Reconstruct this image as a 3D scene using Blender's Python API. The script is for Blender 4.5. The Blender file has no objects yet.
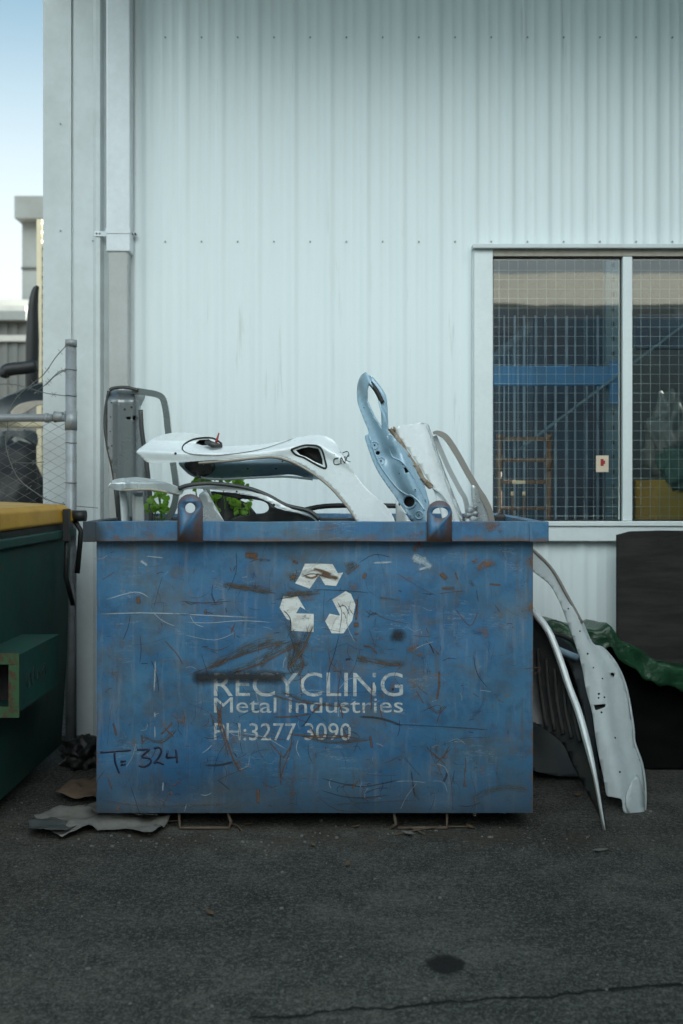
import bpy, bmesh, math, random
from mathutils import Vector, Matrix, noise
from mathutils.geometry import tessellate_polygon
random.seed(7)
R = math.radians
S = bpy.context.scene
C = S.collection
# ------------------------------------------------------------------ camera, sky, sun, exposure
CAM_H, HOR, FP, CX = 1.445, 488.0, 995.56, 341.5
cam = bpy.data.cameras.new('camera'); camo = bpy.data.objects.new('camera', cam); C.objects.link(camo)
camo.location = (0, 0, CAM_H); camo.rotation_euler = (R(90), 0, 0)
cam.sensor_fit = 'VERTICAL'; cam.sensor_height = 36; cam.sensor_width = 24; cam.lens = 35
cam.shift_y = -(512 - HOR) / 1024; cam.clip_end = 2000; cam.clip_start = .05
cam.dof.use_dof = True; cam.dof.focus_distance = 4.25; cam.dof.aperture_fstop = 2.2
S.camera = camo
W = bpy.data.worlds.new('World'); S.world = W; W.use_nodes = True
FILL_CLOUD = (15.5, 17.0, 17.0)
SUN_EL, SUN_AZ = 44, 66           # sun stands behind the warehouse, a little to the right
wn = W.node_tree
sky = wn.nodes.new('ShaderNodeTexSky'); sky.sky_type = 'NISHITA'; sky.sun_disc = False
sky.sun_elevation = R(SUN_EL); sky.sun_rotation = R(SUN_AZ); sky.air_density = .8; sky.dust_density = .4; sky.ozone_density = .6
# an unseen bright cloud bank is added behind the camera to light the wall; the sky over the warehouse is clear
def wnode(t, **k):
    n = wn.nodes.new(t)
    for a, b in k.items(): setattr(n, a, b)
    return n
def wmath(op, a, b):
    n = wnode('ShaderNodeMath', operation=op)
    for i, v in enumerate((a, b)):
        if hasattr(v, 'is_output'): wn.links.new(v, n.inputs[i])
        else: n.inputs[i].default_value = v
    return n.outputs[0]
def wrange(v, a, b):
    n = wnode('ShaderNodeMapRange', interpolation_type='SMOOTHSTEP'); wn.links.new(v, n.inputs[0]); n.inputs[1].default_value = a; n.inputs[2].default_value = b; return n.outputs[0]
wtc = wnode('ShaderNodeTexCoord'); wsx = wnode('ShaderNodeSeparateXYZ'); wn.links.new(wtc.outputs['Generated'], wsx.inputs[0])
wno = wnode('ShaderNodeTexNoise'); wn.links.new(wtc.outputs['Generated'], wno.inputs['Vector']); wno.inputs['Scale'].default_value = 2.6; wno.inputs['Detail'].default_value = 7; wno.inputs['Roughness'].default_value = .58
wmask = wmath('MULTIPLY', wrange(wmath('ADD', wmath('MULTIPLY', wsx.outputs[1], -1), wmath('MULTIPLY', wno.outputs[0], .5)), .45, .95), wrange(wmath('ADD', wsx.outputs[2], wmath('MULTIPLY', wno.outputs[0], .3)), .38, .62))
wmask = wmath('MULTIPLY', wmask, wmath('SUBTRACT', 1.0, wrange(wmath('ADD', wsx.outputs[2], wmath('MULTIPLY', wno.outputs[0], .25)), .85, 1.05)))
wmx = wnode('ShaderNodeMix', data_type='RGBA'); wn.links.new(wmask, wmx.inputs[0]); 
wt = wnode('ShaderNodeMix', data_type='RGBA', blend_type='MULTIPLY'); wt.inputs[0].default_value = 1; wn.links.new(sky.outputs[0], wt.inputs[6]); wt.inputs[7].default_value = (.62, .78, .62, 1)
wv = wnode('ShaderNodeMix', data_type='RGBA'); wn.links.new(wrange(wsx.outputs[2], .17, .52), wv.inputs[0]); wv.inputs[6].default_value = (3.3, 3.65, 3.75, 1); wn.links.new(wt.outputs[2], wv.inputs[7]); wn.links.new(wv.outputs[2], wmx.inputs[6])
wmx.inputs[7].default_value = (*FILL_CLOUD, 1)
wn.links.new(wmx.outputs[2], wn.nodes['Background'].inputs[0]); wn.nodes['Background'].inputs[1].default_value = .05
sl = bpy.data.lights.new('sun', 'SUN'); slo = bpy.data.objects.new('sun', sl); C.objects.link(slo)
sl.energy = 5.0; sl.angle = R(.5); sl.color = (1, .95, .86)
sd = Vector((math.sin(R(SUN_AZ)) * math.cos(R(SUN_EL)), math.cos(R(SUN_AZ)) * math.cos(R(SUN_EL)), math.sin(R(SUN_EL))))
slo.rotation_euler = sd.to_track_quat('Z', 'Y').to_euler(); slo.location = (0, 20, 30)
S.view_settings.view_transform = 'Standard'; S.view_settings.look = 'None'
S.view_settings.exposure = 2.6; S.view_settings.gamma = 1.0

# ------------------------------------------------------------------ helpers
def P(px, py, Y): return Vector(((px - CX) * Y / FP, Y, CAM_H - (py - HOR) * Y / FP))
def X(px, Y): return (px - CX) * Y / FP
def Z(py, Y): return CAM_H - (py - HOR) * Y / FP
def link(name, me, mats, parent=None, smooth=False):
    o = bpy.data.objects.new(name, me); C.objects.link(o)
    for m in (mats if isinstance(mats, (list, tuple)) else [mats]): me.materials.append(m)
    if parent is not None:
        o.parent = parent
        o.matrix_parent_inverse = Matrix.Translation(-Vector(parent.location)) if parent.parent is None and parent.rotation_euler[2] == 0 else Matrix()
    if smooth:
        me.polygons.foreach_set('use_smooth', [True] * len(me.polygons))
    return o
def tag(o, label, cat, group=None, kind=None):
    if label: o['label'] = label
    if cat: o['category'] = cat
    if group: o['group'] = group
    if kind: o['kind'] = kind
    return o
def thing(name, loc, label, cat, group=None):
    o = bpy.data.objects.new(name, None); C.objects.link(o); o.location = loc; o.empty_display_size = .1
    return tag(o, label, cat, group)
def fin(name, bm, mats, parent=None, smooth=False, bevel=0):
    bmesh.ops.recalc_face_normals(bm, faces=bm.faces)
    me = bpy.data.meshes.new(name); bm.to_mesh(me); bm.free()
    o = link(name, me, mats, parent, smooth)
    if bevel:
        b = o.modifiers.new('bevel', 'BEVEL'); b.width = bevel; b.segments = 2; b.limit_method = 'ANGLE'; b.angle_limit = R(40)
    return o
def box(bm, x0, x1, y0, y1, z0, z1, mi=0):
    v = [bm.verts.new(p) for p in ((x0,y0,z0),(x1,y0,z0),(x1,y1,z0),(x0,y1,z0),(x0,y0,z1),(x1,y0,z1),(x1,y1,z1),(x0,y1,z1))]
    for f in ((0,3,2,1),(4,5,6,7),(0,1,5,4),(1,2,6,5),(2,3,7,6),(3,0,4,7)):
        bm.faces.new([v[i] for i in f]).material_index = mi
    return v
def boxo(name, dims, mats, parent=None, bevel=.004):
    bm = bmesh.new(); box(bm, *dims); return fin(name, bm, mats, parent, bevel=bevel)
def frames(pts):
    out = []; n = len(pts); up = Vector((0, 1, 0))
    for i in range(n):
        t = (pts[min(i+1, n-1)] - pts[max(i-1, 0)]).normalized()
        s = t.cross(up)
        if s.length < .05: s = t.cross(Vector((1, 0, 0)))
        s.normalize(); u = s.cross(t).normalized(); up = u
        out.append((s, u))
    return out
def tube(bm, pts, r, n=8, flat=1.0, mi=0, cap=True):
    """sweep an ellipse; r radius across the path (number or list), flat = depth / width"""
    pts = [Vector(p) for p in pts]; fr = frames(pts); rings = []
    for i, p in enumerate(pts):
        ri = r[i] if isinstance(r, (list, tuple)) else r
        rings.append([bm.verts.new(p + fr[i][0] * math.cos(a) * ri + fr[i][1] * math.sin(a) * ri * flat) for a in [2*math.pi*(k+.5)/n for k in range(n)]])
    for i in range(len(rings) - 1):
        for k in range(n):
            f = bm.faces.new((rings[i][k], rings[i][(k+1) % n], rings[i+1][(k+1) % n], rings[i+1][k])); f.material_index = mi; f.smooth = n > 5
    if cap:
        for rg in (rings[0], rings[-1]):
            f = bm.faces.new(rg); f.material_index = mi
def cr(pts, k=5, closed=False):
    pts = [Vector(p) for p in pts]; n = len(pts); out = []
    for i in range(n if closed else n - 1):
        g = (lambda j: pts[j % n]) if closed else (lambda j: pts[max(0, min(n-1, j))])
        a, b, c, d = g(i-1), g(i), g(i+1), g(i+2)
        for s in range(k):
            t = s / k
            out.append(.5 * (2*b + (c-a)*t + (2*a-5*b+4*c-d)*t*t + (3*b-a-3*c+d)*t**3))
    if not closed: out.append(pts[-1])
    return out
def circ(x, y, r, n=12, ry=None): return [(x + r*math.cos(2*math.pi*i/n), y + (ry or r)*math.sin(2*math.pi*i/n)) for i in range(n)]
def zz(pts, ox, oy, s): return [(ox + x/s, oy + y/s) for x, y in pts]
def panel(name, outline, Y0, mats, parent=None, holes=(), disp=None, thick=.006, step=.03, smooth_k=4, holes_k=0, sharp=False):
    """sheet metal cut to an outline (picture units at distance Y0), pressed to shape by disp(px,py) metres, with real thickness"""
    ol = [(v.x, v.y) for v in cr([Vector((a, b, 0)) for a, b in outline], smooth_k, True)] if smooth_k else list(outline)
    loops = [ol] + [([(v.x, v.y) for v in cr([Vector((a, b, 0)) for a, b in h], holes_k, True)] if holes_k else list(h)) for h in holes]
    vs = [[Vector((a, b, 0)) for a, b in l] for l in loops]
    tri = tessellate_polygon(vs); flat = [v for l in vs for v in l]
    bm = bmesh.new(); bv = [bm.verts.new(v) for v in flat]
    for t in tri:
        try: bm.faces.new([bv[i] for i in t])
        except ValueError: pass
    st = step * FP / Y0
    xs = [v.x for v in flat]; ys = [v.y for v in flat]
    for ax, lo, hi in ((0, min(xs), max(xs)), (1, min(ys), max(ys))):
        n = int((hi - lo) / st)
        for i in range(1, n + 1):
            co = Vector((0, 0, 0)); co[ax] = lo + (hi - lo) * i / (n + 1); no = Vector((0, 0, 0)); no[ax] = 1
            bmesh.ops.bisect_plane(bm, geom=bm.verts[:] + bm.edges[:] + bm.faces[:], plane_co=co, plane_no=no, dist=1e-4)
    for v in bm.verts:
        d = disp(v.co.x, v.co.y) if disp else 0
        v.co = P(v.co.x, v.co.y, Y0 + d)
    for f in bm.faces:
        f.normal_update()
        if f.normal.y > 0: f.normal_flip()
    me = bpy.data.meshes.new(name); bm.to_mesh(me); bm.free()
    o = link(name, me, mats, parent, smooth=True)
    s = o.modifiers.new('thickness', 'SOLIDIFY'); s.thickness = thick; s.offset = -1
    if not isinstance(mats, (list, tuple)): pass
    return o
def sst(a, b, x):
    t = max(0, min(1, (x - a) / (b - a))); return t*t*(3-2*t)

# ------------------------------------------------------------------ materials
class NT:
    def __init__(s, name):
        s.m = bpy.data.materials.new(name); s.m.use_nodes = True; s.t = s.m.node_tree; s.b = s.t.nodes['Principled BSDF']; s.out = s.t.nodes['Material Output']
        s.tc = s.t.nodes.new('ShaderNodeTexCoord'); s.obj = s.tc.outputs['Object']; s.gen = s.tc.outputs['Generated']; s.uv = s.tc.outputs['UV']
        s.geo = s.t.nodes.new('ShaderNodeNewGeometry'); s.pos = s.geo.outputs['Position']
    def put(s, sock, v):
        if hasattr(v, 'is_output'): s.t.links.new(v, sock)
        elif v is not None: sock.default_value = v
    def n(s, typ, **k):
        nd = s.t.nodes.new(typ)
        for a, b in k.items(): setattr(nd, a, b)
        return nd
    def noise(s, scale, detail=4, rough=.55, vec=None, sc=None, dist=0):
        v = vec if vec is not None else s.pos
        if sc: v = s.mapv(v, sc)
        nd = s.n('ShaderNodeTexNoise'); s.put(nd.inputs['Vector'], v); nd.inputs['Scale'].default_value = scale
        nd.inputs['Detail'].default_value = detail; nd.inputs['Roughness'].default_value = rough; nd.inputs['Distortion'].default_value = dist
        return nd.outputs['Fac']
    def mapv(s, v, sc=(1,1,1), loc=(0,0,0), rot=(0,0,0)):
        nd = s.n('ShaderNodeMapping'); s.put(nd.inputs['Vector'], v); nd.inputs['Scale'].default_value = sc; nd.inputs['Location'].default_value = loc; nd.inputs['Rotation'].default_value = rot
        return nd.outputs[0]
    def vor(s, scale, vec=None, feat='F1', out='Distance'):
        nd = s.n('ShaderNodeTexVoronoi', feature=feat); s.put(nd.inputs['Vector'], vec if vec is not None else s.pos); nd.inputs['Scale'].default_value = scale
        return nd.outputs[out]
    def ramp(s, fac, stops):
        nd = s.n('ShaderNodeValToRGB'); s.put(nd.inputs[0], fac); e = nd.color_ramp.elements
        while len(e) < len(stops): e.new(.5)
        for i, (p, c) in enumerate(stops):
            e[i].position = p; e[i].color = (c, c, c, 1) if isinstance(c, (int, float)) else (*c, 1)
        return nd.outputs[0]
    def mix(s, fac, a, b, mode='MIX'):
        nd = s.n('ShaderNodeMix', data_type='RGBA', blend_type=mode); s.put(nd.inputs[0], fac)
        for i, v in ((6, a), (7, b)):
            s.put(nd.inputs[i], v if hasattr(v, 'is_output') else (*v, 1))
        return nd.outputs[2]
    def math(s, op, a, b=None, c=None):
        nd = s.n('ShaderNodeMath', operation=op); s.put(nd.inputs[0], a); s.put(nd.inputs[1], b)
        if c is not None: s.put(nd.inputs[2], c)
        return nd.outputs[0]
    def xyz(s, v=None):
        nd = s.n('ShaderNodeSeparateXYZ'); s.put(nd.inputs[0], v if v is not None else s.pos); return nd.outputs
    def bump(s, h, strength=.3, dist=.01):
        nd = s.n('ShaderNodeBump'); s.put(nd.inputs['Height'], h); nd.inputs['Strength'].default_value = strength; nd.inputs['Distance'].default_value = dist
        s.put(s.b.inputs['Normal'], nd.outputs[0])
    def base(s, c): s.put(s.b.inputs['Base Color'], c if hasattr(c, 'is_output') else (*c, 1))
    def set(s, **k):
        for a, b in k.items(): s.put(s.b.inputs[{'rough': 'Roughness', 'metal': 'Metallic', 'coat': 'Coat Weight', 'alpha': 'Alpha', 'spec': 'Specular IOR Level'}[a]], b)
def paint(name, col, rough=.4, dirt=(.16, .14, .11), amount=.35, metal=0, coat=0, bump=.05, scale=6):
    m = NT(name)
    n1 = m.noise(scale, 6, .65); n2 = m.noise(scale*9, 3)
    d = m.math('MULTIPLY', m.ramp(n1, [(.42, 0), (.75, 1)]), amount)
    c = m.mix(d, col, dirt)
    c = m.mix(m.math('MULTIPLY', m.ramp(n2, [(.35, 0), (.7, 1)]), .12), c, tuple(x*.6 for x in col))
    m.base(c); m.set(rough=m.math('MULTIPLY_ADD', n1, .3, rough-.15), metal=metal, coat=coat); m.bump(n2, bump, .004)
    return m.m
M = {}
# cladding: pale off-white pre-painted steel with faint vertical streaks
m = NT('white cladding'); st = m.noise(3, 5, .6, sc=(6, 6, .25)); fl = m.noise(2.2, 4)
c = m.mix(m.math('MULTIPLY', m.ramp(st, [(.45, 0), (.75, 1)]), .10), (.68, .755, .77), (.48, .53, .52))
zc = m.xyz()[2]
grime = m.math('MULTIPLY', m.ramp(zc, [(.0, 1), (.55, 0)]), m.ramp(fl, [(.3, .2), (.7, .9)]))
c = m.mix(m.math('MULTIPLY', grime, .6), c, (.17, .16, .14)); drip = m.math('MULTIPLY', m.ramp(m.noise(16, 4, .6, sc=(1.6, 1, .10)), [(.62, 0), (.72, 1)]), m.ramp(m.noise(1.1, 3), [(.48, 0), (.62, .35)]))
c = m.mix(drip, c, (.34, .33, .29)); m.base(c); m.set(rough=.42)
m.bump(m.math('ADD', m.noise(1.3, 2, sc=(2, 2, .7)), m.math('MULTIPLY', m.noise(5, 3), .25)), .35, .02); M['clad'] = m.m
M['flash'] = paint('pale flashing', (.56, .61, .62), .45, amount=.2, scale=3)
M['frame'] = paint('white window frame', (.66, .72, .73), .4, amount=.08, scale=5)
M['soffit'] = paint('dark grey added soffit', (.07, .075, .075), .6, amount=.3)
M['pipe'] = paint('white downpipe', (.68, .73, .76), .4, amount=.15, scale=4)
M['pipe2'] = paint('weathered galvanised pipe', (.42, .445, .44), .6, (.33, .33, .30), .4, scale=9, bump=.15)
M['galv'] = paint('galvanised steel', (.30, .33, .35), .5, (.14, .13, .11), .5, metal=.35, scale=14, bump=.1)
M['wire'] = paint('dull fence wire', (.14, .15, .15), .5, metal=.5, amount=.3, scale=30)
M['rustwire'] = paint('rusty wire', (.10, .07, .05), .7, amount=.3, scale=30)
M['white'] = paint('white car paint', (.74, .79, .81), .3, (.36, .35, .32), .2, coat=1, scale=5)
M['whitedull'] = paint('dull white primer', (.48, .54, .56), .5, (.28, .26, .22), .3, scale=6)
M['silver'] = paint('silver car paint', (.42, .46, .47), .3, (.2, .19, .17), .3, metal=.3, coat=1, scale=7)
M['grey'] = paint('grey car paint', (.135, .155, .163), .3, (.08, .08, .075), .3, coat=1, metal=.25, scale=6)
M['greydark'] = paint('dark grey steel', (.035, .04, .042), .45, amount=.3, scale=9)
M['ltblue'] = paint('light blue car paint', (.30, .46, .58), .28, (.22, .22, .2), .25, coat=1, scale=8)
M['taupe'] = paint('taupe painted steel', (.22, .21, .19), .45, amount=.3, scale=8)
M['tan'] = paint('dusty tan edge', (.36, .33, .28), .7, (.2, .15, .1), .5, scale=20, bump=.2)
M['black'] = paint('black rubber', (.009, .010, .0105), .55, (.025, .025, .023), .4, scale=10)
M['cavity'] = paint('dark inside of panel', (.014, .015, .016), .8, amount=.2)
M['rustbit'] = paint('rusty hinge steel', (.20, .15, .10), .8, (.45, .42, .36), .8, scale=38, bump=.6)
M['red'] = paint('red plastic', (.30, .02, .02), .35, amount=.1)
# ground
m = NT('worn asphalt'); px, py, pz = m.xyz()
big = m.noise(.9, 5, .6); mid = m.noise(7, 5, .6); gr = m.math('ADD', m.math('MULTIPLY', m.noise(120, 5, .8), .7), m.math('MULTIPLY', m.noise(48, 3, .6), .3)); agg = m.vor(170)
big = m.math('ADD', m.math('MULTIPLY', big, .65), m.math('MULTIPLY', m.noise(2.3, 6, .7), .35))
c = m.mix(m.ramp(big, [(.38, 0), (.60, 1)]), (.026, .0268, .0238), (.092, .090, .077))
c = m.mix(m.math('MULTIPLY', m.ramp(mid, [(.42, 0), (.62, 1)]), .6), c, (.017, .018, .0175))
c = m.mix(m.ramp(gr, [(.50, 0), (.60, .7)]), c, (.19, .19, .17))
c = m.mix(m.ramp(gr, [(.40, .8), (.485, 0)]), c, (.012, .0125, .012))
c = m.mix(m.ramp(m.math('ADD', agg, m.math('MULTIPLY', gr, -.3)), [(.0, .5), (.12, 0)]), c, (.20, .195, .18))
# brown dust lying along the foot of the bin
dust = m.math('MULTIPLY', m.ramp(m.math('ABSOLUTE', m.math('SUBTRACT', py, 4.12)), [(0, 1), (.22, 0)]), m.ramp(m.noise(5, 5), [(.42, 0), (.66, .8)]))
c = m.mix(dust, c, (.058, .044, .031))
# crack
wob = m.math('MULTIPLY', m.math('SUBTRACT', m.noise(6, 6, .7), .5), .12)
ln = m.math('ABSOLUTE', m.math('ADD', m.math('SUBTRACT', py, m.math('MULTIPLY_ADD', px, .146, 2.75)), wob))
ck = m.math('MULTIPLY', m.ramp(ln, [(.003, 1), (.010, 0)]), m.ramp(m.math('ADD', px, m.math('MULTIPLY', mid, .6)), [(-.0, 0), (.1, 1)]))
c = m.mix(ck, c, (.006, .006, .006))
# round patch
dx = m.math('SUBTRACT', px, .317); dy = m.math('SUBTRACT', py, 3.02)
rr = m.math('SQRT', m.math('ADD', m.math('MULTIPLY', dx, dx), m.math('MULTIPLY', dy, dy)))
rr = m.math('ADD', rr, m.math('MULTIPLY', m.math('SUBTRACT', m.noise(28, 5, .75), .5), .06))
c = m.mix(m.ramp(rr, [(.052, .95), (.066, 0)]), c, (.012, .011, .011))
m.base(c); m.set(rough=.9, spec=.25)
m.bump(m.math('ADD', m.math('ADD', m.math('MULTIPLY', gr, .5), m.math('MULTIPLY', agg, .5)), m.math('ADD', m.math('MULTIPLY', mid, 1.0), m.math('MULTIPLY', ck, -2))), .45, .006); M['ground'] = m.m

# blue bin paint: faded, scratched, rust bleeding through
def binpaint(name, rusty):
    m = NT(name); x, y, z = m.xyz()
    n1 = m.noise(2.6, 6, .62); n2 = m.noise(11, 6, .68); n3 = m.noise(60, 4, .7); stv = m.noise(9, 5, .6, sc=(3, 3, .3)); sth = m.noise(7, 5, .6, sc=(.5, 2, 5))
    c = m.mix(m.ramp(n1, [(.35, 0), (.68, 1)]), (.024, .120, .262), (.060, .178, .298))
    c = m.mix(m.math('MULTIPLY', m.ramp(n2, [(.47, 0), (.62, 1)]), .5), c, (.015, .072, .160))
    c = m.mix(m.math('MULTIPLY', m.ramp(m.noise(4.5, 6, .7), [(.52, 0), (.66, 1)]), .55), c, (.075, .098, .12))
    c = m.mix(m.math('MULTIPLY', m.ramp(stv, [(.55, 0), (.72, 1)]), .5), c, (.20, .25, .32))
    c = m.mix(m.math('MULTIPLY', m.ramp(sth, [(.58, 0), (.70, 1)]), .40), c, (.085, .10, .12))
    # thin scratches: iso-lines of stretched noise
    for k, (sc, rot, w, col) in enumerate((((1.2, 1, 9), (0, .25, 0), .012, (.24, .30, .38)), ((8, 1, 1.4), (0, .3, 0), .011, (.05, .055, .07)), ((2.5, 1, 3), (0, 1.0, 0), .008, (.09, .055, .035)))):
        v = m.mapv(m.pos, sc, (k*3.1, k, k*7.7), rot)
        nd = m.noise(3.0, 5, .7, vec=v)
        lnk = m.ramp(m.math('ABSOLUTE', m.math('SUBTRACT', nd, .5)), [(0, 1), (w, 0)])
        msk = m.ramp(m.noise(5 + k, 3, .5, vec=m.mapv(m.pos, loc=(9*k, 2, 4))), [(.55, 0), (.64, .8)])
        c = m.mix(m.math('MULTIPLY', lnk, msk), c, col)
    # rust freckles
    r1 = m.math('MULTIPLY', m.ramp(n2, [(.585 - .04*rusty, 0), (.66, 1)]), m.ramp(m.noise(3.3, 3), [(.47 - .12*rusty, 0), (.60, 1)]))
    r2 = m.math('MULTIPLY', m.ramp(n3, [(.66, 0), (.72, 1)]), m.ramp(m.noise(4, 3), [(.42, 0), (.6, 1)]))
    rcol = m.mix(n3, (.075, .042, .026), (.21, .10, .045))
    c = m.mix(r1, c, rcol); c = m.mix(m.math('MULTIPLY', r2, .7), c, rcol)
    # dirt at the bottom, edges of the sheet
    low = m.math('MULTIPLY', m.ramp(m.math('ADD', z, m.math('MULTIPLY', n2, .35)), [(.20, 1), (.48, 0)]), .9)
    runs = m.math('MULTIPLY', m.ramp(m.noise(14, 5, .6, sc=(2.2, 2, .16)), [(.57, 0), (.68, 1)]), m.ramp(m.noise(2.4, 3), [(.42, 0), (.6, .55)]))
    c = m.mix(runs, c, (.095, .075, .055))
    rub = m.math('MULTIPLY', m.ramp(m.noise(3.1, 7, .72, sc=(1, 1, 1.5)), [(.50, 0), (.64, .6)]), m.ramp(n2, [(.35, .3), (.6, 1)]))
    c = m.mix(rub, c, (.105, .112, .105))
    spk = m.math('MULTIPLY', m.ramp(m.noise(34, 5, .75), [(.60, 0), (.66, .85)]), m.ramp(m.noise(2.2, 3), [(.40, .15), (.62, 1)]))
    c = m.mix(spk, c, m.mix(n3, (.10, .07, .045), (.22, .115, .055)))
    c = m.mix(low, c, (.026, .031, .037))
    ed = m.math('MULTIPLY', m.ramp(m.math('ADD', m.math('ABSOLUTE', m.math('SUBTRACT', x, -.114)), m.math('MULTIPLY', n2, .05)), [(.936, 0), (.945, 1)]), .8)
    if not rusty: c = m.mix(ed, c, rcol)
    else:
        bv = m.n('ShaderNodeBevel', samples=6); bv.inputs[0].default_value = .006
        dt = m.n('ShaderNodeVectorMath', operation='DOT_PRODUCT'); m.t.links.new(bv.outputs[0], dt.inputs[0]); m.t.links.new(m.geo.outputs['True Normal'], dt.inputs[1])
        eg = m.math('MULTIPLY', m.ramp(m.math('ADD', dt.outputs['Value'], m.math('MULTIPLY', m.math('SUBTRACT', n2, .5), .5)), [(.74, 1), (.90, 0)]), .75)
        c = m.mix(eg, c, rcol)
        lowr = m.math('MULTIPLY', m.ramp(m.math('ADD', m.math('SUBTRACT', z, 1.222), m.math('MULTIPLY', m.math('SUBTRACT', n2, .5), .10)), [(.0, 1), (.022, 0)]), m.ramp(n1, [(.35, .4), (.6, 1)]))
        c = m.mix(lowr, c, rcol)
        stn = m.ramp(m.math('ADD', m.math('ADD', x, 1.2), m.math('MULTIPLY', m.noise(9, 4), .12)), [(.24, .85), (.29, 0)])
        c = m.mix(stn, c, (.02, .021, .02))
    m.base(c); m.set(rough=m.math('ADD', m.math('MULTIPLY', r1, .3), m.math('MULTIPLY_ADD', n1, .25, .38)))
    m.bump(m.math('ADD', m.math('MULTIPLY', n1, 1.5), m.math('ADD', m.math('MULTIPLY', r1, .3), m.math('MULTIPLY', n3, .12))), .35, .012)
    return m.m
M['bin'] = binpaint('worn blue bin paint', 0); M['binrim'] = binpaint('rusting blue rim paint', 1)
def markmat(name, c1, c2, dens, soft=.35, streak=(3, 30), stretch=True):
    """scrape: u runs along the mark, v across it; the paint edge is ragged"""
    m = NT(name); u, v, _ = m.xyz(m.uv)
    e = m.ramp(m.math('ABSOLUTE', v), [(1-soft*2 if soft < .5 else 0, 1), (1, 0)])
    en = m.ramp(m.math('ABSOLUTE', m.math('SUBTRACT', m.math('MULTIPLY', u, 2), 1)), [(.65, 1), (1, 0)])
    ns = m.noise(26, 6, .78); nn = m.noise(90, 3, .7)
    ns = m.math('ADD', m.math('MULTIPLY', ns, .75), m.math('MULTIPLY', m.noise(110, 3, .7), .25))
    if soft >= .3:
        cv = m.n('ShaderNodeCombineXYZ'); m.put(cv.inputs[0], m.math('MULTIPLY', u, 2.2)); m.put(cv.inputs[1], m.math('MULTIPLY', v, 4.2)); m.put(cv.inputs[2], m.math('MULTIPLY', m.xyz()[0], 9))
        ns = m.math('ADD', m.math('MULTIPLY', m.noise(1.3, 5, .75, vec=cv.outputs[0]), .7), m.math('MULTIPLY', ns, .3))
    a = m.math('MULTIPLY', m.math('MULTIPLY', e, en), m.ramp(ns, [(.66 - dens*.30, 0), (.76 - dens*.25, .9)]))
    m.base(m.mix(nn, c1, c2)); m.set(rough=.8, alpha=a); return m.m
M['mk_rust'] = markmat('rust scratch', (.06, .038, .026), (.22, .11, .055), 1.1)
M['mk_scrape'] = markmat('grey brown scrape', (.060, .066, .062), (.115, .102, .078), .72, .5)
M['mk_dark'] = markmat('dark scratch', (.018, .022, .035), (.05, .055, .07), 1.15)
M['mk_pale'] = markmat('pale scuff', (.22, .30, .38), (.50, .57, .62), 1.0)
M['mk_fade'] = markmat('faded blue streak', (.05, .10, .22), (.035, .08, .20), .6, .5)
m = NT('worn white lettering')
a = m.ramp(m.math('ADD', m.noise(38, 6, .75), m.math('MULTIPLY', m.noise(6, 3), .5)), [(.60, .0), (.80, .80)])
a = m.math('MAXIMUM', a, m.ramp(m.noise(8, 4), [(.42, .34), (.60, .7)]))
m.base(m.mix(m.noise(20, 4), (.50, .54, .55), (.74, .76, .74))); m.set(rough=.6, alpha=a); M['letter'] = m.m
m = NT('white logo paint'); rs = m.ramp(m.noise(20, 6, .7, sc=(1, 1, 2.5)), [(.50, 0), (.56, 1)])
zz_ = m.xyz()[2]; rs = m.math('MULTIPLY', rs, m.ramp(zz_, [(1.03, .25), (1.08, 1)]))
m.base(m.mix(rs, m.mix(m.noise(9, 3), (.76, .77, .75), (.58, .60, .58)), m.mix(m.noise(70, 3), (.09, .035, .015), (.35, .17, .06))))
m.set(rough=.6, alpha=m.ramp(m.noise(55, 5, .7), [(.30, .25), (.40, 1)])); M['logo'] = m.m
m = NT('black spray paint'); u, v, _ = m.xyz(m.uv)
du = m.math('MAXIMUM', m.math('SUBTRACT', m.math('ABSOLUTE', u), m.math('ABSOLUTE', m.xyz(m.uv)[0])), 0)
e = m.math('MULTIPLY', m.ramp(m.math('ADD', v, m.math('MULTIPLY', m.math('SUBTRACT', m.noise(45, 4), .5), .7)), [(.12, .93), (.95, 0)]), 1.0)
m.base((.018, .02, .024)); m.set(rough=.55, alpha=e); M['spray'] = m.m
M['marker'] = paint('navy marker pen', (.012, .02, .06), .5, amount=.1)
M['pen'] = paint('black marker pen', (.03, .03, .035), .5, amount=.1)
# green bin
m = NT('dirty green bin paint'); n1 = m.noise(3, 6, .65); n2 = m.noise(16, 5, .7)
c = m.mix(m.ramp(n1, [(.35, 0), (.7, 1)]), (.002, .040, .032), (.008, .070, .054))
c = m.mix(m.ramp(n2, [(.57, 0), (.64, .85)]), c, (.040, .032, .022)); c = m.mix(m.math('MULTIPLY', m.ramp(m.noise(4, 4, sc=(2, 2, .3)), [(.5, 0), (.7, 1)]), .5), c, (.015, .035, .03))
m.base(c); m.set(rough=.6); m.bump(n1, .3, .01); M['green'] = m.m
m = NT('rusty green edge'); n2 = m.noise(22, 5, .7)
m.base(m.mix(m.ramp(n2, [(.47, 0), (.58, 1)]), (.03, .085, .035), (.07, .026, .014))); m.set(rough=.75); M['greenedge'] = m.m
M['yellow'] = paint('yellow plastic lid', (.46, .25, .012), .5, (.22, .13, .03), .5, scale=5)
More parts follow.
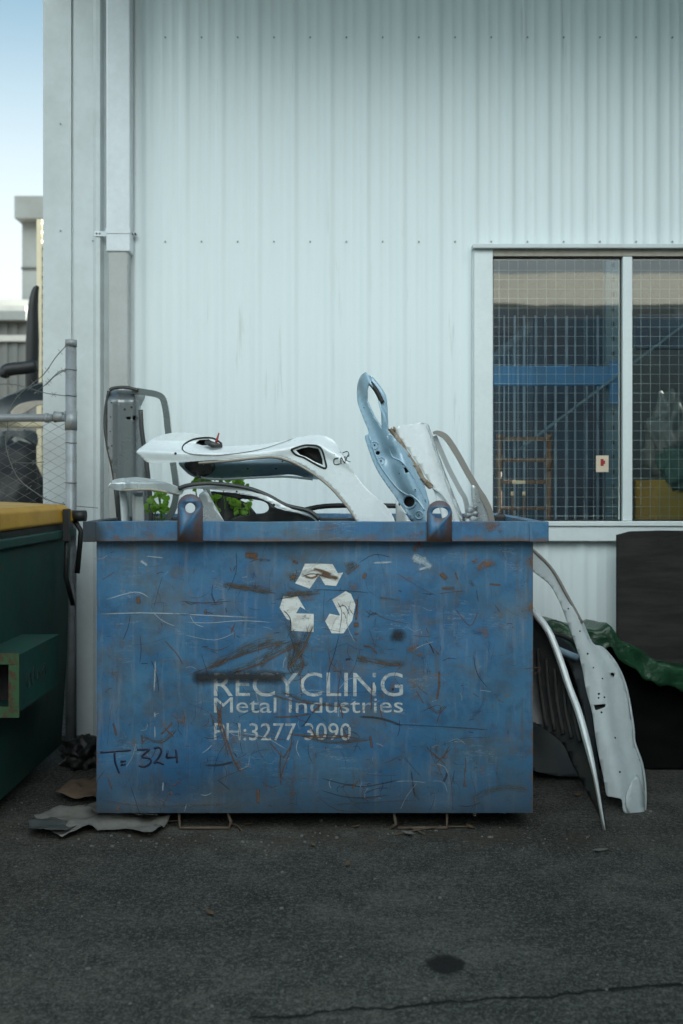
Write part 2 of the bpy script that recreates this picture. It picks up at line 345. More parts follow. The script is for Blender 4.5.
# board, tarp, paper, leaf, interior
m = NT('weathered dark board'); n1 = m.noise(4, 5, .65, sc=(1, 1, 7)); n2 = m.noise(5, 4)
m.base(m.mix(m.ramp(n1, [(.35, 0), (.7, 1)]), (.008, .0075, .007), (.026, .023, .020))); m.set(rough=.85); m.bump(n1, .5, .006); M['board'] = m.m
m = NT('dark green tarpaulin'); n1 = m.noise(7, 5)
m.base(m.mix(m.ramp(n1, [(.35, 0), (.7, 1)]), (.006, .035, .016), (.02, .085, .036))); m.set(rough=.38); m.bump(m.noise(22, 4), .5, .02); M['tarp'] = m.m
m = NT('black painted shade'); m.base((.005, .0055, .0055)); m.set(rough=.85, spec=.05); m.bump(m.noise(18, 4), .3, .02); M['sheet'] = m.m  # near black stands in for the shade below the tarpaulin
M['paper'] = paint('wet flattened cardboard', (.135, .13, .12), .8, (.05, .044, .036), .7, scale=7, bump=.2)
M['card'] = paint('brown cardboard', (.13, .09, .06), .85, (.06, .045, .03), .5, scale=9)
M['carton'] = paint('pale wet carton', (.19, .19, .175), .8, (.06, .053, .044), .7, scale=9, bump=.3)
M['leafdry'] = paint('dry leaf', (.12, .07, .035), .8, amount=.4, scale=40)
M['stone'] = paint('pale stone chip', (.16, .155, .145), .85, amount=.4, scale=40)
m = NT('fresh green leaf'); n1 = m.noise(30, 3)
m.base(m.mix(n1, (.08, .22, .02), (.22, .38, .05))); m.set(rough=.45); m.b.inputs['Transmission Weight'].default_value = 0
tr = m.n('ShaderNodeBsdfTranslucent'); tr.inputs[0].default_value = (.28, .55, .05, 1); mx = m.n('ShaderNodeMixShader'); mx.inputs[0].default_value = .45
m.t.links.new(m.b.outputs[0], mx.inputs[1]); m.t.links.new(tr.outputs[0], mx.inputs[2]); m.t.links.new(mx.outputs[0], m.out.inputs[0]); M['leaf'] = m.m
m = NT('window glass'); m.t.nodes.remove(m.b)
tr = m.n('ShaderNodeBsdfTransparent'); tr.inputs[0].default_value = (.80, .86, .86, 1); gl = m.n('ShaderNodeBsdfGlossy'); gl.inputs['Roughness'].default_value = .015
gl.inputs[0].default_value = (1, 1, 1, 1)
fr = m.n('ShaderNodeFresnel'); fr.inputs[0].default_value = 1.5; mx = m.n('ShaderNodeMixShader')
bp = m.n('ShaderNodeBump'); bp.inputs['Strength'].default_value = .04; bp.inputs['Distance'].default_value = .02; m.put(bp.inputs['Height'], m.noise(1.6, 2)); m.t.links.new(bp.outputs[0], gl.inputs['Normal'])
m.put(mx.inputs[0], m.math('MULTIPLY', fr.outputs[0], 1.9))
m.t.links.new(tr.outputs[0], mx.inputs[1]); m.t.links.new(gl.outputs[0], mx.inputs[2]); m.t.links.new(mx.outputs[0], m.out.inputs[0]); M['glass'] = m.m
M['mesh'] = paint('pale security mesh', (.36, .42, .44), .4, amount=.3, metal=.2)
M['navy'] = paint('navy ribbed sheet', (.018, .036, .066), .5, (.040, .028, .040), .9, scale=2.5)
M['rib'] = paint('pale sheet rib', (.20, .26, .33), .5, (.04, .06, .10), .9, scale=7)
M['rackblue'] = paint('blue rack paint', (.028, .12, .27), .5, (.05, .07, .10), .7)
M['rackgrey'] = paint('grey blue rack upright', (.07, .12, .16), .45, amount=.3)
M['wood'] = paint('dark brown wood', (.10, .045, .022), .5, amount=.4, scale=12)
M['pale'] = paint('pale worn wood', (.55, .44, .30), .5, amount=.2)
M['sackg'] = paint('grey plastic sheet', (.075, .085, .085), .4, amount=.4)
M['sack'] = paint('dark green cloth', (.012, .055, .045), .7, amount=.4)
M['ybox'] = paint('yellow ochre crate', (.35, .22, .03), .6, amount=.4)
M['sticker'] = paint('beige sticker', (.62, .52, .40), .5, amount=.2)
M['inner'] = paint('dark interior wall', (.06, .065, .07), .8, amount=.3)
M['conc'] = paint('pale concrete', (.26, .25, .23), .85, amount=.4)
M['apron'] = paint('pale bounce concrete', (.20, .20, .195), .85, (.3, .28, .25), .3)
M['cream'] = paint('cream painted sheet', (.62, .55, .38), .5, (.4, .34, .22), .3, scale=2)
M['fascia'] = paint('pale cream fascia', (.60, .58, .50), .5, (.4, .38, .32), .3, scale=.6)
M['towerg'] = paint('grey rendered block', (.24, .26, .25), .7, (.16, .16, .14), .5, scale=1.5)
M['shedwall'] = paint('grey ribbed shed wall', (.10, .11, .105), .6, amount=.4, scale=2)
M['shedroof'] = paint('pale shed roof', (.44, .44, .41), .6, amount=.4, scale=1)
M['teal'] = paint('faded teal container', (.10, .20, .245), .6, amount=.4, scale=2)  # for the added boxes; teal tints the light they bounce
M['blockgreen'] = paint('dark green container', (.02, .05, .04), .6, amount=.4, scale=2)
M['dkcar'] = paint('dusty dark blue car paint', (.045, .06, .07), .45, (.12, .11, .09), .4, scale=6)
M['bark'] = paint('bark', (.09, .065, .045), .9, amount=.4, scale=12)
M['foliage'] = paint('tree foliage', (.035, .075, .02), .6, (.07, .11, .03), .6, scale=2)

# ------------------------------------------------------------------ the setting
bm = bmesh.new()
xs = [-260, -40, -8, -4, -2, 0, 2, 4, 8, 40, 260]; ys = [-260, -40, -12, 0, 2, 3.5, 5, 8, 40, 260]
g = [[bm.verts.new((x, y, 0)) for x in xs] for y in ys]
for j in range(len(ys)-1):
    for i in range(len(xs)-1): bm.faces.new((g[j][i], g[j][i+1], g[j+1][i+1], g[j+1][i]))
tag(fin('ground', bm, M['ground']), 'dark worn asphalt yard with a thin crack', 'ground', kind='structure')

bm = bmesh.new(); bm.faces.new([bm.verts.new(p) for p in ((-5, -15, .004), (5, -15, .004), (5, 1.6, .004), (-5, 1.6, .004))])  # unseen pale sheet added to bounce sunlight onto the wall
tag(fin('bounce_apron', bm, M['apron']), 'pale concrete sheet added out of view to bounce sunlight', 'ground', kind='structure')
# ------------------------------------------------------------------ warehouse
YW = 5.6; PITCH = 36.2 * YW / FP
wh = thing('warehouse', (.5, YW, 0), 'white ribbed metal warehouse with a mesh backed sliding window', 'building')
XL, XD = X(43, YW-.03), X(134, YW)
def profile(x0, x1, phase):
    """trapezoid ribs (29 mm) with two shallow stiffeners between"""
    pts = [(x0, 0)]
    k = math.floor((x0 - phase) / PITCH) - 1
    while True:
        c = phase + k * PITCH; k += 1
        if c - .04 > x1: break
        for dx, h in ((-.034, 0), (-.028, .0015), (-.014, .0075), (-.008, .009), (.008, .009), (.014, .0075), (.028, .0015), (.034, 0), (.068, 0), (.076, .0028), (.084, .0028), (.092, 0), (.122, 0), (.130, .0028), (.138, .0028), (.146, 0)):
            if x0 < c + dx < x1: pts.append((c + dx, h))
    pts.append((x1, 0)); return sorted(pts)
PH = X(148, YW)
RIBS = [PH + k * PITCH for k in range(0, 40)]
def clad(bm, x0, x1, z0, z1, screws=()):
    pr = profile(x0, x1, PH); nz = max(1, int((z1 - z0) / .5)); rows = []
    for j in range(nz + 1):
        z = z0 + (z1 - z0) * j / nz
        rows.append([bm.verts.new((x, YW - h, z)) for x, h in pr])
    for j in range(nz):
        for i in range(len(pr) - 1): bm.faces.new((rows[j][i], rows[j][i+1], rows[j+1][i+1], rows[j+1][i])).smooth = True
    for zs in screws:
        for c in RIBS:
            xx = c + PITCH * .48
            if x0 + .02 < xx < x1 - .02:
                tube(bm, [(xx, YW + .001, zs), (xx, YW - .006, zs)], .0055, 6, mi=1)
WX0, WX1, WZ0, WZ1 = X(473, YW), X(790, YW), Z(540, YW), Z(248, YW)
WTOP = 4.76
bm = bmesh.new()
S1 = Z(242, YW)
clad(bm, XD, 7.5, WZ1, WTOP, (WZ1 + .035, S1 + 1.15)); clad(bm, XD, WX0, .06, WZ1, (.35,)); clad(bm, WX0, WX1, .06, WZ0, (.35,)); clad(bm, WX1, 7.5, .06, WZ1, (.35,))
fin('wall_cladding', bm, [M['clad'], M['galv']], wh)
# left corner: flat flashing, standing seam, half rib beside the downpipe
bm = bmesh.new()
xa, xb, xc = XL, X(72.5, YW), X(74.5, YW)
prof = [(XL, YW + 9), (XL, YW - .03), (xb, YW - .03), (xb, YW - .012), (xc, YW - .012), (xc, YW - .022), (X(94, YW), YW - .022), (X(98, YW), YW - .045), (X(102, YW), YW - .045), (X(104, YW), YW), (XD, YW)]
for j in range(8):
    for (x0, y0), (x1, y1) in zip(prof, prof[1:]):
        z0, z1 = .06 + j*(WTOP-.06)/8, .06 + (j+1)*(WTOP-.06)/8
        bm.faces.new([bm.verts.new(p) for p in ((x0, y0, z0), (x1, y1, z0), (x1, y1, z1), (x0, y0, z1))])
bmesh.ops.remove_doubles(bm, verts=bm.verts, dist=1e-4)
for z in (Z(126, YW), Z(232, YW), .9): tube(bm, [(X(62, YW), YW - .028, z), (X(62, YW), YW - .036, z)], .005, 6, mi=1)
tube(bm, [(X(94, YW), YW - .02, S1), (X(94, YW), YW - .03, S1)], .005, 6, mi=1)
fin('corner_flashing', bm, [M['flash'], M['galv']], wh)
# downpipe
bm = bmesh.new(); box(bm, X(106, YW-.11), X(130, YW-.11), YW - .11, YW - .012, Z(256, YW) , WTOP - .05); dp = fin('downpipe', bm, M['pipe'], wh, bevel=.008)
bm = bmesh.new(); box(bm, X(108, YW-.1), X(128, YW-.1), YW - .10, YW - .02, .12, Z(252, YW)); fin('pipe_sleeve', bm, M['pipe2'], dp, bevel=.012)
bm = bmesh.new()
zb = Z(236, YW)
box(bm, X(96.5, YW), X(106, YW-.11) - .001, YW - .052, YW - .046, zb - .014, zb + .014); box(bm, X(130, YW-.11) + .001, X(139, YW), YW - .034, YW - .026, zb - .014, zb + .014); box(bm, X(105.6, YW-.11), X(130.4, YW-.11), YW - .1135, YW - .11, zb - .014, zb + .014)
for p in (99, 102, 134, 137): tube(bm, [(X(p, YW), YW - .03, zb), (X(p, YW), YW - .056, zb)], .005, 6, mi=1)
fin('pipe_bracket', bm, [M['pipe'], M['greydark']], dp)
# eave out of view, added to darken the wall top; roof and the rest of the shell
bm = bmesh.new(); box(bm, XL - .15, 7.6, YW - 1.75, YW - .001, WTOP - .02, WTOP + .10); box(bm, XL - .15, 7.6, YW - 1.90, YW - 1.751, WTOP - .04, WTOP + .20); fin('shade_eave', bm, M['soffit'], wh)
bm = bmesh.new(); box(bm, XL - .15, 7.6, YW, YW + .6, WTOP, WTOP + .12); box(bm, XL - .15, 7.6, YW + 2.4, YW + 9, WTOP, WTOP + .12); box(bm, XL - .15, .0, YW + .6, YW + 2.4, WTOP, WTOP + .12); box(bm, 5, 7.6, YW + .6, YW + 2.4, WTOP, WTOP + .12); fin('roof', bm, M['shedroof'], wh)  # gap left in the unseen roof to let daylight into the room
bm = bmesh.new(); box(bm, XL + .05, 7.45, YW + 4.2, YW + 4.3, 0, WTOP); box(bm, 7.4, 7.5, YW + .01, YW + 9, 0, WTOP); box(bm, -.8, -.7, YW + .05, YW + 4.2, 0, WTOP); fin('inside_wall', bm, M['inner'], wh)
bm = bmesh.new(); box(bm, XL + .02, 7.4, YW + .05, YW + 9, .01, .12); fin('floor_slab', bm, M['conc'], wh)
# window
win = bmesh.new()
yf = YW - .055
jx0, jx1 = X(474, YW-.055), X(493, YW-.055)
box(win, jx0, jx1, yf, YW + .06, WZ0 - .004, WZ1 - .02)
zs0, zs1 = Z(526, YW), Z(521, YW)
mx0, mx1 = X(623, YW-.047), X(632.5, YW-.047); zt = Z(258, YW)
box(win, jx1 + .0015, WX1, yf, YW + .06, WZ0 - .004, zs0)                  # sill face
box(win, jx1 + .0015, WX1, yf - .012, YW + .06, zs0 + .0015, zs1)          # sill lip
box(win, mx0, mx1, yf + .008, YW + .05, zs1 + .0015, zt - .0015)
box(win, X(765, YW), X(774, YW), yf + .008, YW + .05, zs1 + .0015, zt - .0015)
box(win, WX1 - .08, WX1, yf, YW + .06, zs1 + .0015, zt - .0015)
wf = fin('window', win, M['frame'], wh, bevel=.004)
bm = bmesh.new(); box(bm, jx1 + .0015, WX1, yf + .004, YW + .06, zt, Z(252, YW)); fin('window_head', bm, M['tan'], wf)
bm = bmesh.new(); box(bm, X(471, YW), WX1 + .02, yf - .03, YW + .005, Z(251.5, YW), Z(247.5, YW)); 
fin('head_flashing', bm, M['flash'], wf, bevel=.003)
bm = bmesh.new(); box(bm, X(471, YW), X(474, YW) - .001, yf + .02, YW + .004, WZ0 - .004, Z(252, YW)); fin('side_flashing', bm, M['flash'], wf)
for a, b in ((jx1, mx0), (mx1, X(765, YW)), (X(774, YW), WX1 - .08)):
    boxo('glass_pane', (a - .004, b + .004, YW - .012, YW - .006, zs1 - .004, zt + .004), M['glass'], wf, 0)
    bm = bmesh.new()
    t = .008
    for d in ((a, b, zs1, zs1 + t), (a, b, zt - t, zt), (a, a + t, zs1 + t, zt - t), (b - t, b, zs1 + t, zt - t)): box(bm, d[0], d[1], YW - .018, YW - .0125, d[2], d[3])
    fin('pane_seal', bm, M['black'], wf)
bm = bmesh.new(); ym = YW + .085; pm = .054
k = 0
while jx0 + k*pm < WX1: tube(bm, [(jx0 + k*pm, ym, zs0), (jx0 + k*pm, ym, zt + .03)], 00.0012, 4, cap=False); k += 1
k = 0
while zs0 + k*pm < zt: tube(bm, [(jx0, ym + .002, zs0 + k*pm), (WX1, ym + .002, zs0 + k*pm)], 00.0012, 4, cap=False); k += 1
fin('security_mesh', bm, M['mesh'], wf)
Ys = YW - .013
bm = bmesh.new(); box(bm, X(596, Ys), X(608.5, Ys), Ys - .001, Ys, Z(472, Ys), Z(455.5, Ys)); box(bm, X(600.5, Ys), X(603.5, Ys), Ys - .002, Ys - .0011, Z(466, Ys), Z(459, Ys), 1); box(bm, X(602, Ys), X(605, Ys), Ys - .0026, Ys - .0021, Z(464, Ys), Z(460.5, Ys), 1)
fin('sticker', bm, [M['sticker'], M['red']], wf)

# ------------------------------------------------------------------ seen through the window
yr = 6.75
bm = bmesh.new(); box(bm, X(470, yr), X(628, yr), yr, yr + .02, .12, Z(310, yr))
k = 0
while 472 + k*10.3 < 625: box(bm, X(472 + k*10.3 + .8*math.sin(k*2.3), yr), X(473.6 + k*10.3 + .8*math.sin(k*2.3) + .5*math.sin(k*1.7), yr), yr - .02, yr - .0005, .12, Z(316, yr), 1); k += 1
tag(fin('ribbed_partition', bm, [M['navy'], M['rib']]), 'navy ribbed sheet partition behind the window mesh', 'partition')
rk = thing('storage_rack', (X(620, 6.4), 6.4, .12), 'blue storage rack with perforated uprights and a diagonal brace inside the window', 'rack')
yk = 6.4
for a, b in ((606, 632), (766, 790)):
    bm = bmesh.new(); box(bm, X(a, yk), X(b, yk), yk, yk + .06, .12, 3.4)
    z = .3
    while z < 3.3:
        for q in (.22, .72): box(bm, X(a + (b-a)*q, yk), X(a + (b-a)*q + 2.6, yk), yk - .003, yk - .0005, z, z + .028, 1)
        z += .095
    fin('upright', bm, [M['rackgrey'], M['cavity']], rk)
boxo('beam', (X(440, yk), X(617, yk), yk - .05, yk - .004, Z(386, yk), Z(367, yk)), M['rackblue'], rk)
boxo('beam', (X(634, yk), X(790, yk), yk - .05, yk - .004, Z(350, yk), Z(316, yk)), M['navy'], rk)
boxo('beam_end', (X(607, yk), X(618, yk), yk - .056, yk - .0505, Z(405, yk), Z(362, yk)), M['rackblue'], rk)
bm = bmesh.new(); tube(bm, [P(520, 449, 6.32), P(690, 320, 6.32)], .010, 4); fin('brace', bm, M['rackgrey'], rk)
ch = thing('wooden_chair', (X(525, 6.25), 6.25, .12), 'brown wooden ladder back chair seen low in the left window pane', 'chair')
yc = 6.2
for a in (499.5, 549):
    bm = bmesh.new(); tube(bm, [P(a, 620, yc), P(a, 520, yc), P(a, 438, yc)], .016, 8); tube(bm, [P(a, 470, yc), P(a, 455, yc)], .024, 8); tube(bm, [P(a, 440, yc), P(a, 434, yc)], .021, 8); fin('chair_post', bm, M['wood'], ch)
for y0, y1 in ((437, 441), (458, 462), (480, 484), (507, 510)):
    boxo('chair_rail', (X(502, yc), X(547, yc), yc - .01, yc + .01, Z(y1, yc), Z(y0, yc)), M['wood'], ch)
boxo('chair_splat', (X(512, yc), X(525, yc), yc - .018, yc - .011, Z(484, yc), Z(480.5, yc)), M['pale'], ch)
for a in (512.5, 524): 
    bm = bmesh.new(); tube(bm, [P(a, 520, yc-.03), P(a, 494, yc-.03)], .007, 6); tube(bm, [P(a, 495.5, yc-.03), P(a, 491.5, yc-.03)], .011, 8, mi=1); fin('chair_spindle', bm, [M['wood'], M['pale']], ch)
boxo('chair_seat', (X(500, yc), X(549, yc), yc - .35, yc + .01, Z(545, yc), Z(541, yc)), M['wood'], ch)
def lump(name, cx, cy, cz, sx, sy, sz, mat, label, cat, seed, amp=.25, fr=2.2):
    bm = bmesh.new(); bmesh.ops.create_icosphere(bm, subdivisions=4, radius=1)
    for v in bm.verts:
        d = v.co.normalized(); n = noise.fractal(d*fr + Vector((seed, seed*2, 0)), 1, 2, 4)
        r = 1 + amp*n
        v.co = Vector((cx + d.x*sx*r, cy + d.y*sy*r, max(cz - sz*.85, cz + d.z*sz*r)))
    return tag(fin(name, bm, mat, None, True), label, cat)
yb = 6.15
lump('plastic_sheet', X(672, yb), yb, Z(440, yb), .16, .12, .26, M['sackg'], 'grey crumpled plastic sheet heaped in the right window pane', 'plastic sheet', 1, .5)
lump('cloth_bundle', X(680, yb), yb - .1, Z(468, yb), .16, .12, .18, M['sack'], 'dark green cloth bundle lying on the yellow crate inside the window', 'cloth', 5, .4)
boxo('crate', (X(648, yb), X(730, yb), yb - .15, yb + .3, .12, Z(480, yb)), M['ybox'])
tag(bpy.data.objects['crate'], 'yellow ochre crate low in the right window pane', 'crate')

# ------------------------------------------------------------------ blue scrap bin
YB = 4.18
bx0, bx1 = X(96.5, YB), X(533, YB); bz0, bz1 = Z(813, YB), Z(541, YB); YBK = 5.42
bn = thing('scrap_bin', ((bx0+bx1)/2, 4.8, 0), 'large scratched blue steel bin lettered for metal recycling and heaped with car panels', 'bin')
def dent(x, z):
    s = sst(0, .12, x - bx0) * sst(0, .12, bx1 - x) * sst(0, .08, z - bz0) * sst(0, .12, bz1 - z)
    d = .016 * noise.fractal(Vector((x*1.7, 3.1, z*1.9)), 1, 2, 3) + .006 * noise.noise(Vector((x*6, 9, z*5)))
    d += .016 * math.exp(-((x + .28)**2 / .02 + (z - .82)**2 / .012)) + .012 * math.exp(-((x - .12)**2 / .012 + (z - .74)**2 / .004))
    return YB + s * d
bm = bmesh.new(); uvl = bm.loops.layers.uv.new('uv')
nx, nz = 90, 60
g = [[bm.verts.new((bx0 + (bx1-bx0)*i/nx, dent(bx0 + (bx1-bx0)*i/nx, bz0 + (bz1-bz0)*j/nz), bz0 + (bz1-bz0)*j/nz)) for i in range(nx+1)] for j in range(nz+1)]
for j in range(nz):
    for i in range(nx): bm.faces.new((g[j][i], g[j][i+1], g[j+1][i+1], g[j+1][i])).smooth = True
w = .006
box(bm, bx0, bx0 + w, YB + .001, YBK, bz0, bz1); box(bm, bx1 - w, bx1, YB + .001, YBK, bz0, bz1)
box(bm, bx0 + w, bx1 - w, YBK - w, YBK, bz0, bz1); box(bm, bx0 + w, bx1 - w, YB + .03, YBK - w, bz0 + .001, bz0 + .008)
vv = [bm.verts.new(p) for p in ((bx0 + w, YB + .028, bz0), (bx1 - w, YB + .028, bz0), (bx1 - w, YB + .028, bz1), (bx0 + w, YB + .028, bz1))]; bm.faces.new(vv)
# paint damage pressed into the front sheet: ribbons that follow the dented steel
layer = [0]
def ribbon(pts, wpx, mi, k=4, taper=True):
    layer[0] += 1; off = .0016 + (layer[0] % 40) * .00003
    q = cr([Vector((a, b, 0)) for a, b in pts], k) if len(pts) > 2 else [Vector((*pts[0], 0)).lerp(Vector((*pts[1], 0)), t/6) for t in range(7)]
    n = len(q); prev = None
    for i, p in enumerate(q):
        t = (q[min(i+1, n-1)] - q[max(i-1, 0)]); t = t.normalized() if t.length else Vector((1, 0, 0)); s = Vector((-t.y, t.x, 0)) * wpx * .5
        row = []
        for sg in (-1, 1):
            a = p + s*sg; xx, zz2 = X(a.x, YB), Z(a.y, YB); row.append(bm.verts.new((xx, dent(xx, zz2) - off, zz2)))
        if prev:
            f = bm.faces.new((prev[0], row[0], row[1], prev[1])); f.material_index = mi
            for lp, uvv in zip(f.loops, (((i-1)/(n-1), -1), (i/(n-1), -1), (i/(n-1), 1), ((i-1)/(n-1), 1))): lp[uvl].uv = uvv
        prev = row
RU, SC, DK, PA, FA = 1, 2, 3, 4, 5
O1 = lambda pts: zz(pts, 180, 540, 2.627)
for pts, wd, mi in (
    ([(110,118),(160,124),(235,138)], 22, SC), ([(115,115),(190,128)], 9, RU), ([(265,140),(310,143),(350,137)], 22, SC), ([(275,138),(345,142)], 8, RU), ([(285,105),(298,95),(312,100)], 30, SC), ([(288,100),(305,96)], 14, RU),
    ([(432,70),(445,65),(458,63)], 22, SC), ([(170,40),(188,40),(205,42)], 18, RU), ([(205,52),(240,54)], 9, SC), ([(302,62),(306,55)], 16, RU),
    ([(463,152),(465,180),(462,212)], 9, RU), ([(455,222),(470,222)], 14, RU), ([(456,245),(470,246)], 10, RU),
    ([(75,335),(130,308),(190,275),(262,262)], 30, SC), ([(75,335),(130,312),(185,290),(240,262)], 8, SC), ([(205,335),(235,300),(270,265)], 26, SC), ([(290,300),(300,330),(330,320)], 22, SC), ([(290,270),(290,310),(300,345)], 24, SC),
    ([(250,355),(300,345),(340,318)], 14, SC), ([(275,205),(292,240),(305,262),(340,275)], 22, SC), ([(288,248),(300,290),(290,330),(300,350)], 4, DK),
    ([(460,315),(500,318),(545,328),(600,325)], 22, SC), ([(465,308),(490,312)], 10, RU), ([(420,240),(405,300),(392,340),(385,385)], 3.5, DK), ([(412,160),(425,190),(418,245)], 3, DK), ([(440,170),(458,195),(470,140)], 3, DK),
    ([(0,160),(60,165),(140,160)], 3, DK), ([(60,188),(90,193)], 4, DK), ([(10,215),(80,217),(160,212),(250,218)], 4, PA), ([(0,245),(90,262),(150,240)], 3, PA), ([(105,440),(100,480),(115,520),(128,570)], 6, RU), ([(100,440),(108,500)], 4, RU), ([(246,465),(300,462),(345,455)], 7, RU), ([(345,455),(362,440),(368,432)], 10, RU), ([(345,455),(330,480),(318,490)], 5, DK),
    ([(225,398),(270,415),(300,420)], 6, SC), ([(240,405),(310,425),(360,430)], 4, RU), ([(300,525),(285,550),(270,575)], 5, RU), ([(320,515),(400,512),(470,520)], 5, RU), ([(420,430),(428,470)], 5, RU), ([(440,500),(470,515),(455,560)], 5, SC),
    ([(80,455),(95,500)], 4, RU), ([(150,510),(210,518),(290,525)], 3, RU), ([(620,395),(640,430)], 5, RU), ([(610,40),(640,60)], 22, PA), ([(610,55),(650,48)], 14, PA), ([(505,60),(560,58)], 10, PA), ([(480,92),(490,96)], 16, RU), ([(510,230),(515,200)], 5, SC), ([(655,270),(668,300)], 6, DK),
    ([(345,130),(420,132),(500,138)], 3, DK), ([(520,150),(580,158)], 8, SC), ([(640,300),(650,360)], 28, FA), ([(190,80),(205,130)], 22, FA), ([(300,270),(320,310)], 24, SC)):
    ribbon(O1(pts), wd/2.627*(.75 if mi in (RU, DK, PA) and wd < 12 else 1.15), mi)
for pts, wd, mi in (  # the rest of the front, in picture units
    ([(155.5,660),(155,675),(154,692)], 2.6, PA), ([(154.5,712),(155,718)], 2, PA), ([(154.5,726),(154.5,740)], 2.2, PA), ([(163,782),(162.5,792)], 2.2, PA), ([(138,596),(139,604)], 7, RU), ([(105,600),(135,592),(150,598)], 2, PA),
    ([(100,614),(160,613),(260,618)], 2, PA), ([(140,560),(148,566)], 5, PA), ([(145,556),(165,558)], 2, PA), ([(165,640),(178,655),(183,665)], 1.5, RU), ([(160,735),(168,728),(172,722)], 2.5, RU), ([(164,728),(174,738)], 2, RU), ([(141,735),(142,745)], 3, RU),
    ([(215,700),(222,725),(232,755),(241,773)], 3, RU), ([(222,700),(219,726)], 2, RU), ([(293,725),(290,750),(282,772),(280,786)], 1.6, RU), ([(270,742),(284,758)], 2, RU), ([(218,780),(230,790)], 1.6, DK), ([(258,788),(258,804)], 5, RU), ([(180,782),(172,786)], 2.5, RU), ([(108,778),(112,790)], 2, RU),
    ([(440,573),(447,579)], 7, RU), ([(468,580),(474,586)], 6, SC), ([(441,588),(455,588)], 4, RU), ([(489,584),(501,585)], 3, RU), ([(455,572),(458,580)], 2.5, RU), ([(412,560),(420,556)], 5, SC), ([(455,608),(470,626),(478,612)], 1.4, RU), ([(495,605),(500,612)], 1.6, RU), ([(425,640),(440,655)], 1.5, RU), ([(375,648),(378,628)], 1.5, SC),
    ([(415,556),(424,562),(432,568)], 9, PA), ([(418,570),(430,566)], 5, PA), ([(453,630),(453,636),(463,636)], 2.4, FA), ([(470,632),(484,634)], 7, FA), ([(487,640),(492,660)], 10, FA), ([(477,668),(484,700),(470,720)], 6, FA), ([(420,712),(440,705),(436,725)], 1.3, RU), ([(390,724),(450,727),(490,730)], 1.2, DK), ([(425,745),(440,760),(450,745)], 1.8, RU), ([(432,752),(446,766)], 1.6, RU), ([(436,764),(452,748)], 1.4, RU), ([(466,757),(466,775)], 1.4, RU), ([(440,738),(436,760),(446,784)], 1.3, SC), ([(411,770),(415,798)], 2, DK), ([(370,735),(372,748)], 4, RU), ([(352,788),(358,780)], 3, RU), ([(320,778),(360,786),(400,780)], 1.6, DK), ([(320,790),(350,797),(390,795)], 1.4, DK), ([(330,805),(370,802),(420,800)], 2, SC), ([(470,800),(500,788),(530,790)], 10, SC), ([(495,765),(500,785)], 6, FA), ([(100,800),(150,806),(230,804)], 4, SC)):
    ribbon(pts, wd*.8, mi)
for pts, wd in (([(205,668),(235,655),(268,645),(290,640)], 9), ([(228,672),(262,660),(300,640)], 11), ([(285,668),(300,650),(312,622)], 12), ([(356,657),(375,661),(404,664)], 8), ([(226,585),(250,588),(276,592)], 8), ([(275,598),(300,594),(320,592)], 7), ([(300,575),(312,572),(330,577)], 9), ([(345,573),(352,568),(358,563)], 8), ([(248,555),(256,558)], 8), ([(280,690),(310,702),(350,706)], 6), ([(290,640),(302,660),(296,676)], 9), ([(300,735),(330,742),(372,738)], 5), ([(140,735),(160,742),(176,728)], 6), ([(425,700),(436,712),(446,704)], 5)):
    ribbon(pts, wd, SC); ribbon([(a + 1.5, b + wd*.2) for a, b in pts], wd*.18, RU)
for pts, wd, mi in (([(313,569),(322,571),(332,575)], 4, RU), ([(322,573),(330,577),(339,578)], 5, RU), ([(304,576),(312,578),(318,575)], 3, RU), ([(330,572),(337,580)], 4, SC), ([(288,586),(300,592),(318,593)], 6, SC), ([(283,610),(290,618),(291,632)], 1.4, DK), ([(306,624),(308,634)], 1.2, SC), ([(338,607),(345,606),(350,616)], 1.2, DK), ([(330,634),(334,622),(338,616)], 1.0, SC), ([(240,690),(300,694),(402,690)], 1.2, SC), ([(300,674),(302,698)], 1.2, RU), ([(340,676),(338,700),(344,716)], 1.2, RU), ([(372,680),(371,712)], 1.3, RU), ([(285,733),(330,738),(352,733)], 2.2, RU), ([(310,725),(318,742)], 1.6, RU), ([(330,724),(326,742)], 1.4, SC), ([(342,726),(349,742)], 1.6, RU)):
    ribbon(pts, wd, mi)
rnd = random.Random(3)
for i in range(130):   # clusters of fine curved scratches low on the sheet
    a, b = rnd.choice([(300, 735), (235, 745), (440, 755), (320, 650), (360, 610), (270, 770), (270, 660), (340, 700), (230, 600), (420, 640), (200, 720), (380, 760), (350, 790), (160, 730)]); a += rnd.gauss(0, 18); b += rnd.gauss(0, 14); L = rnd.uniform(5, 22); an = rnd.uniform(0, 3.14)
    dx, dy = L*math.cos(an), L*math.sin(an); bow = rnd.uniform(-.35, .35)
    if 102 < a < 505 and 550 < b < 790: ribbon([(a, b), (a + dx*.5 - dy*bow, b + dy*.5 + dx*bow), (a + dx, min(810, b + dy))], rnd.uniform(.5, 1.1), rnd.choice([RU, RU, SC, SC, DK, PA]), 4)
for i in range(360):
    a, b = rnd.uniform(100, 529), rnd.uniform(548, 808)
    L = rnd.choice([3, 5, 8, 14, 26, 40]) * rnd.uniform(.6, 1.4); an = rnd.gauss(0, .35) if rnd.random() < .5 else (rnd.gauss(1.57, .3) if rnd.random() < .6 else rnd.uniform(0, 3.14))
    dx, dy = L*math.cos(an), L*math.sin(an); bow = rnd.uniform(-.18, .18)
    ribbon([(a, b), (a + dx*.5 - dy*bow, b + dy*.5 + dx*bow), (min(531, a + dx), min(811, b + dy))], rnd.uniform(.4, 1.0) if rnd.random() < .92 else rnd.uniform(1.5, 3.2), rnd.choice([RU, RU, SC, SC, SC, DK, DK, PA, FA]), 3)
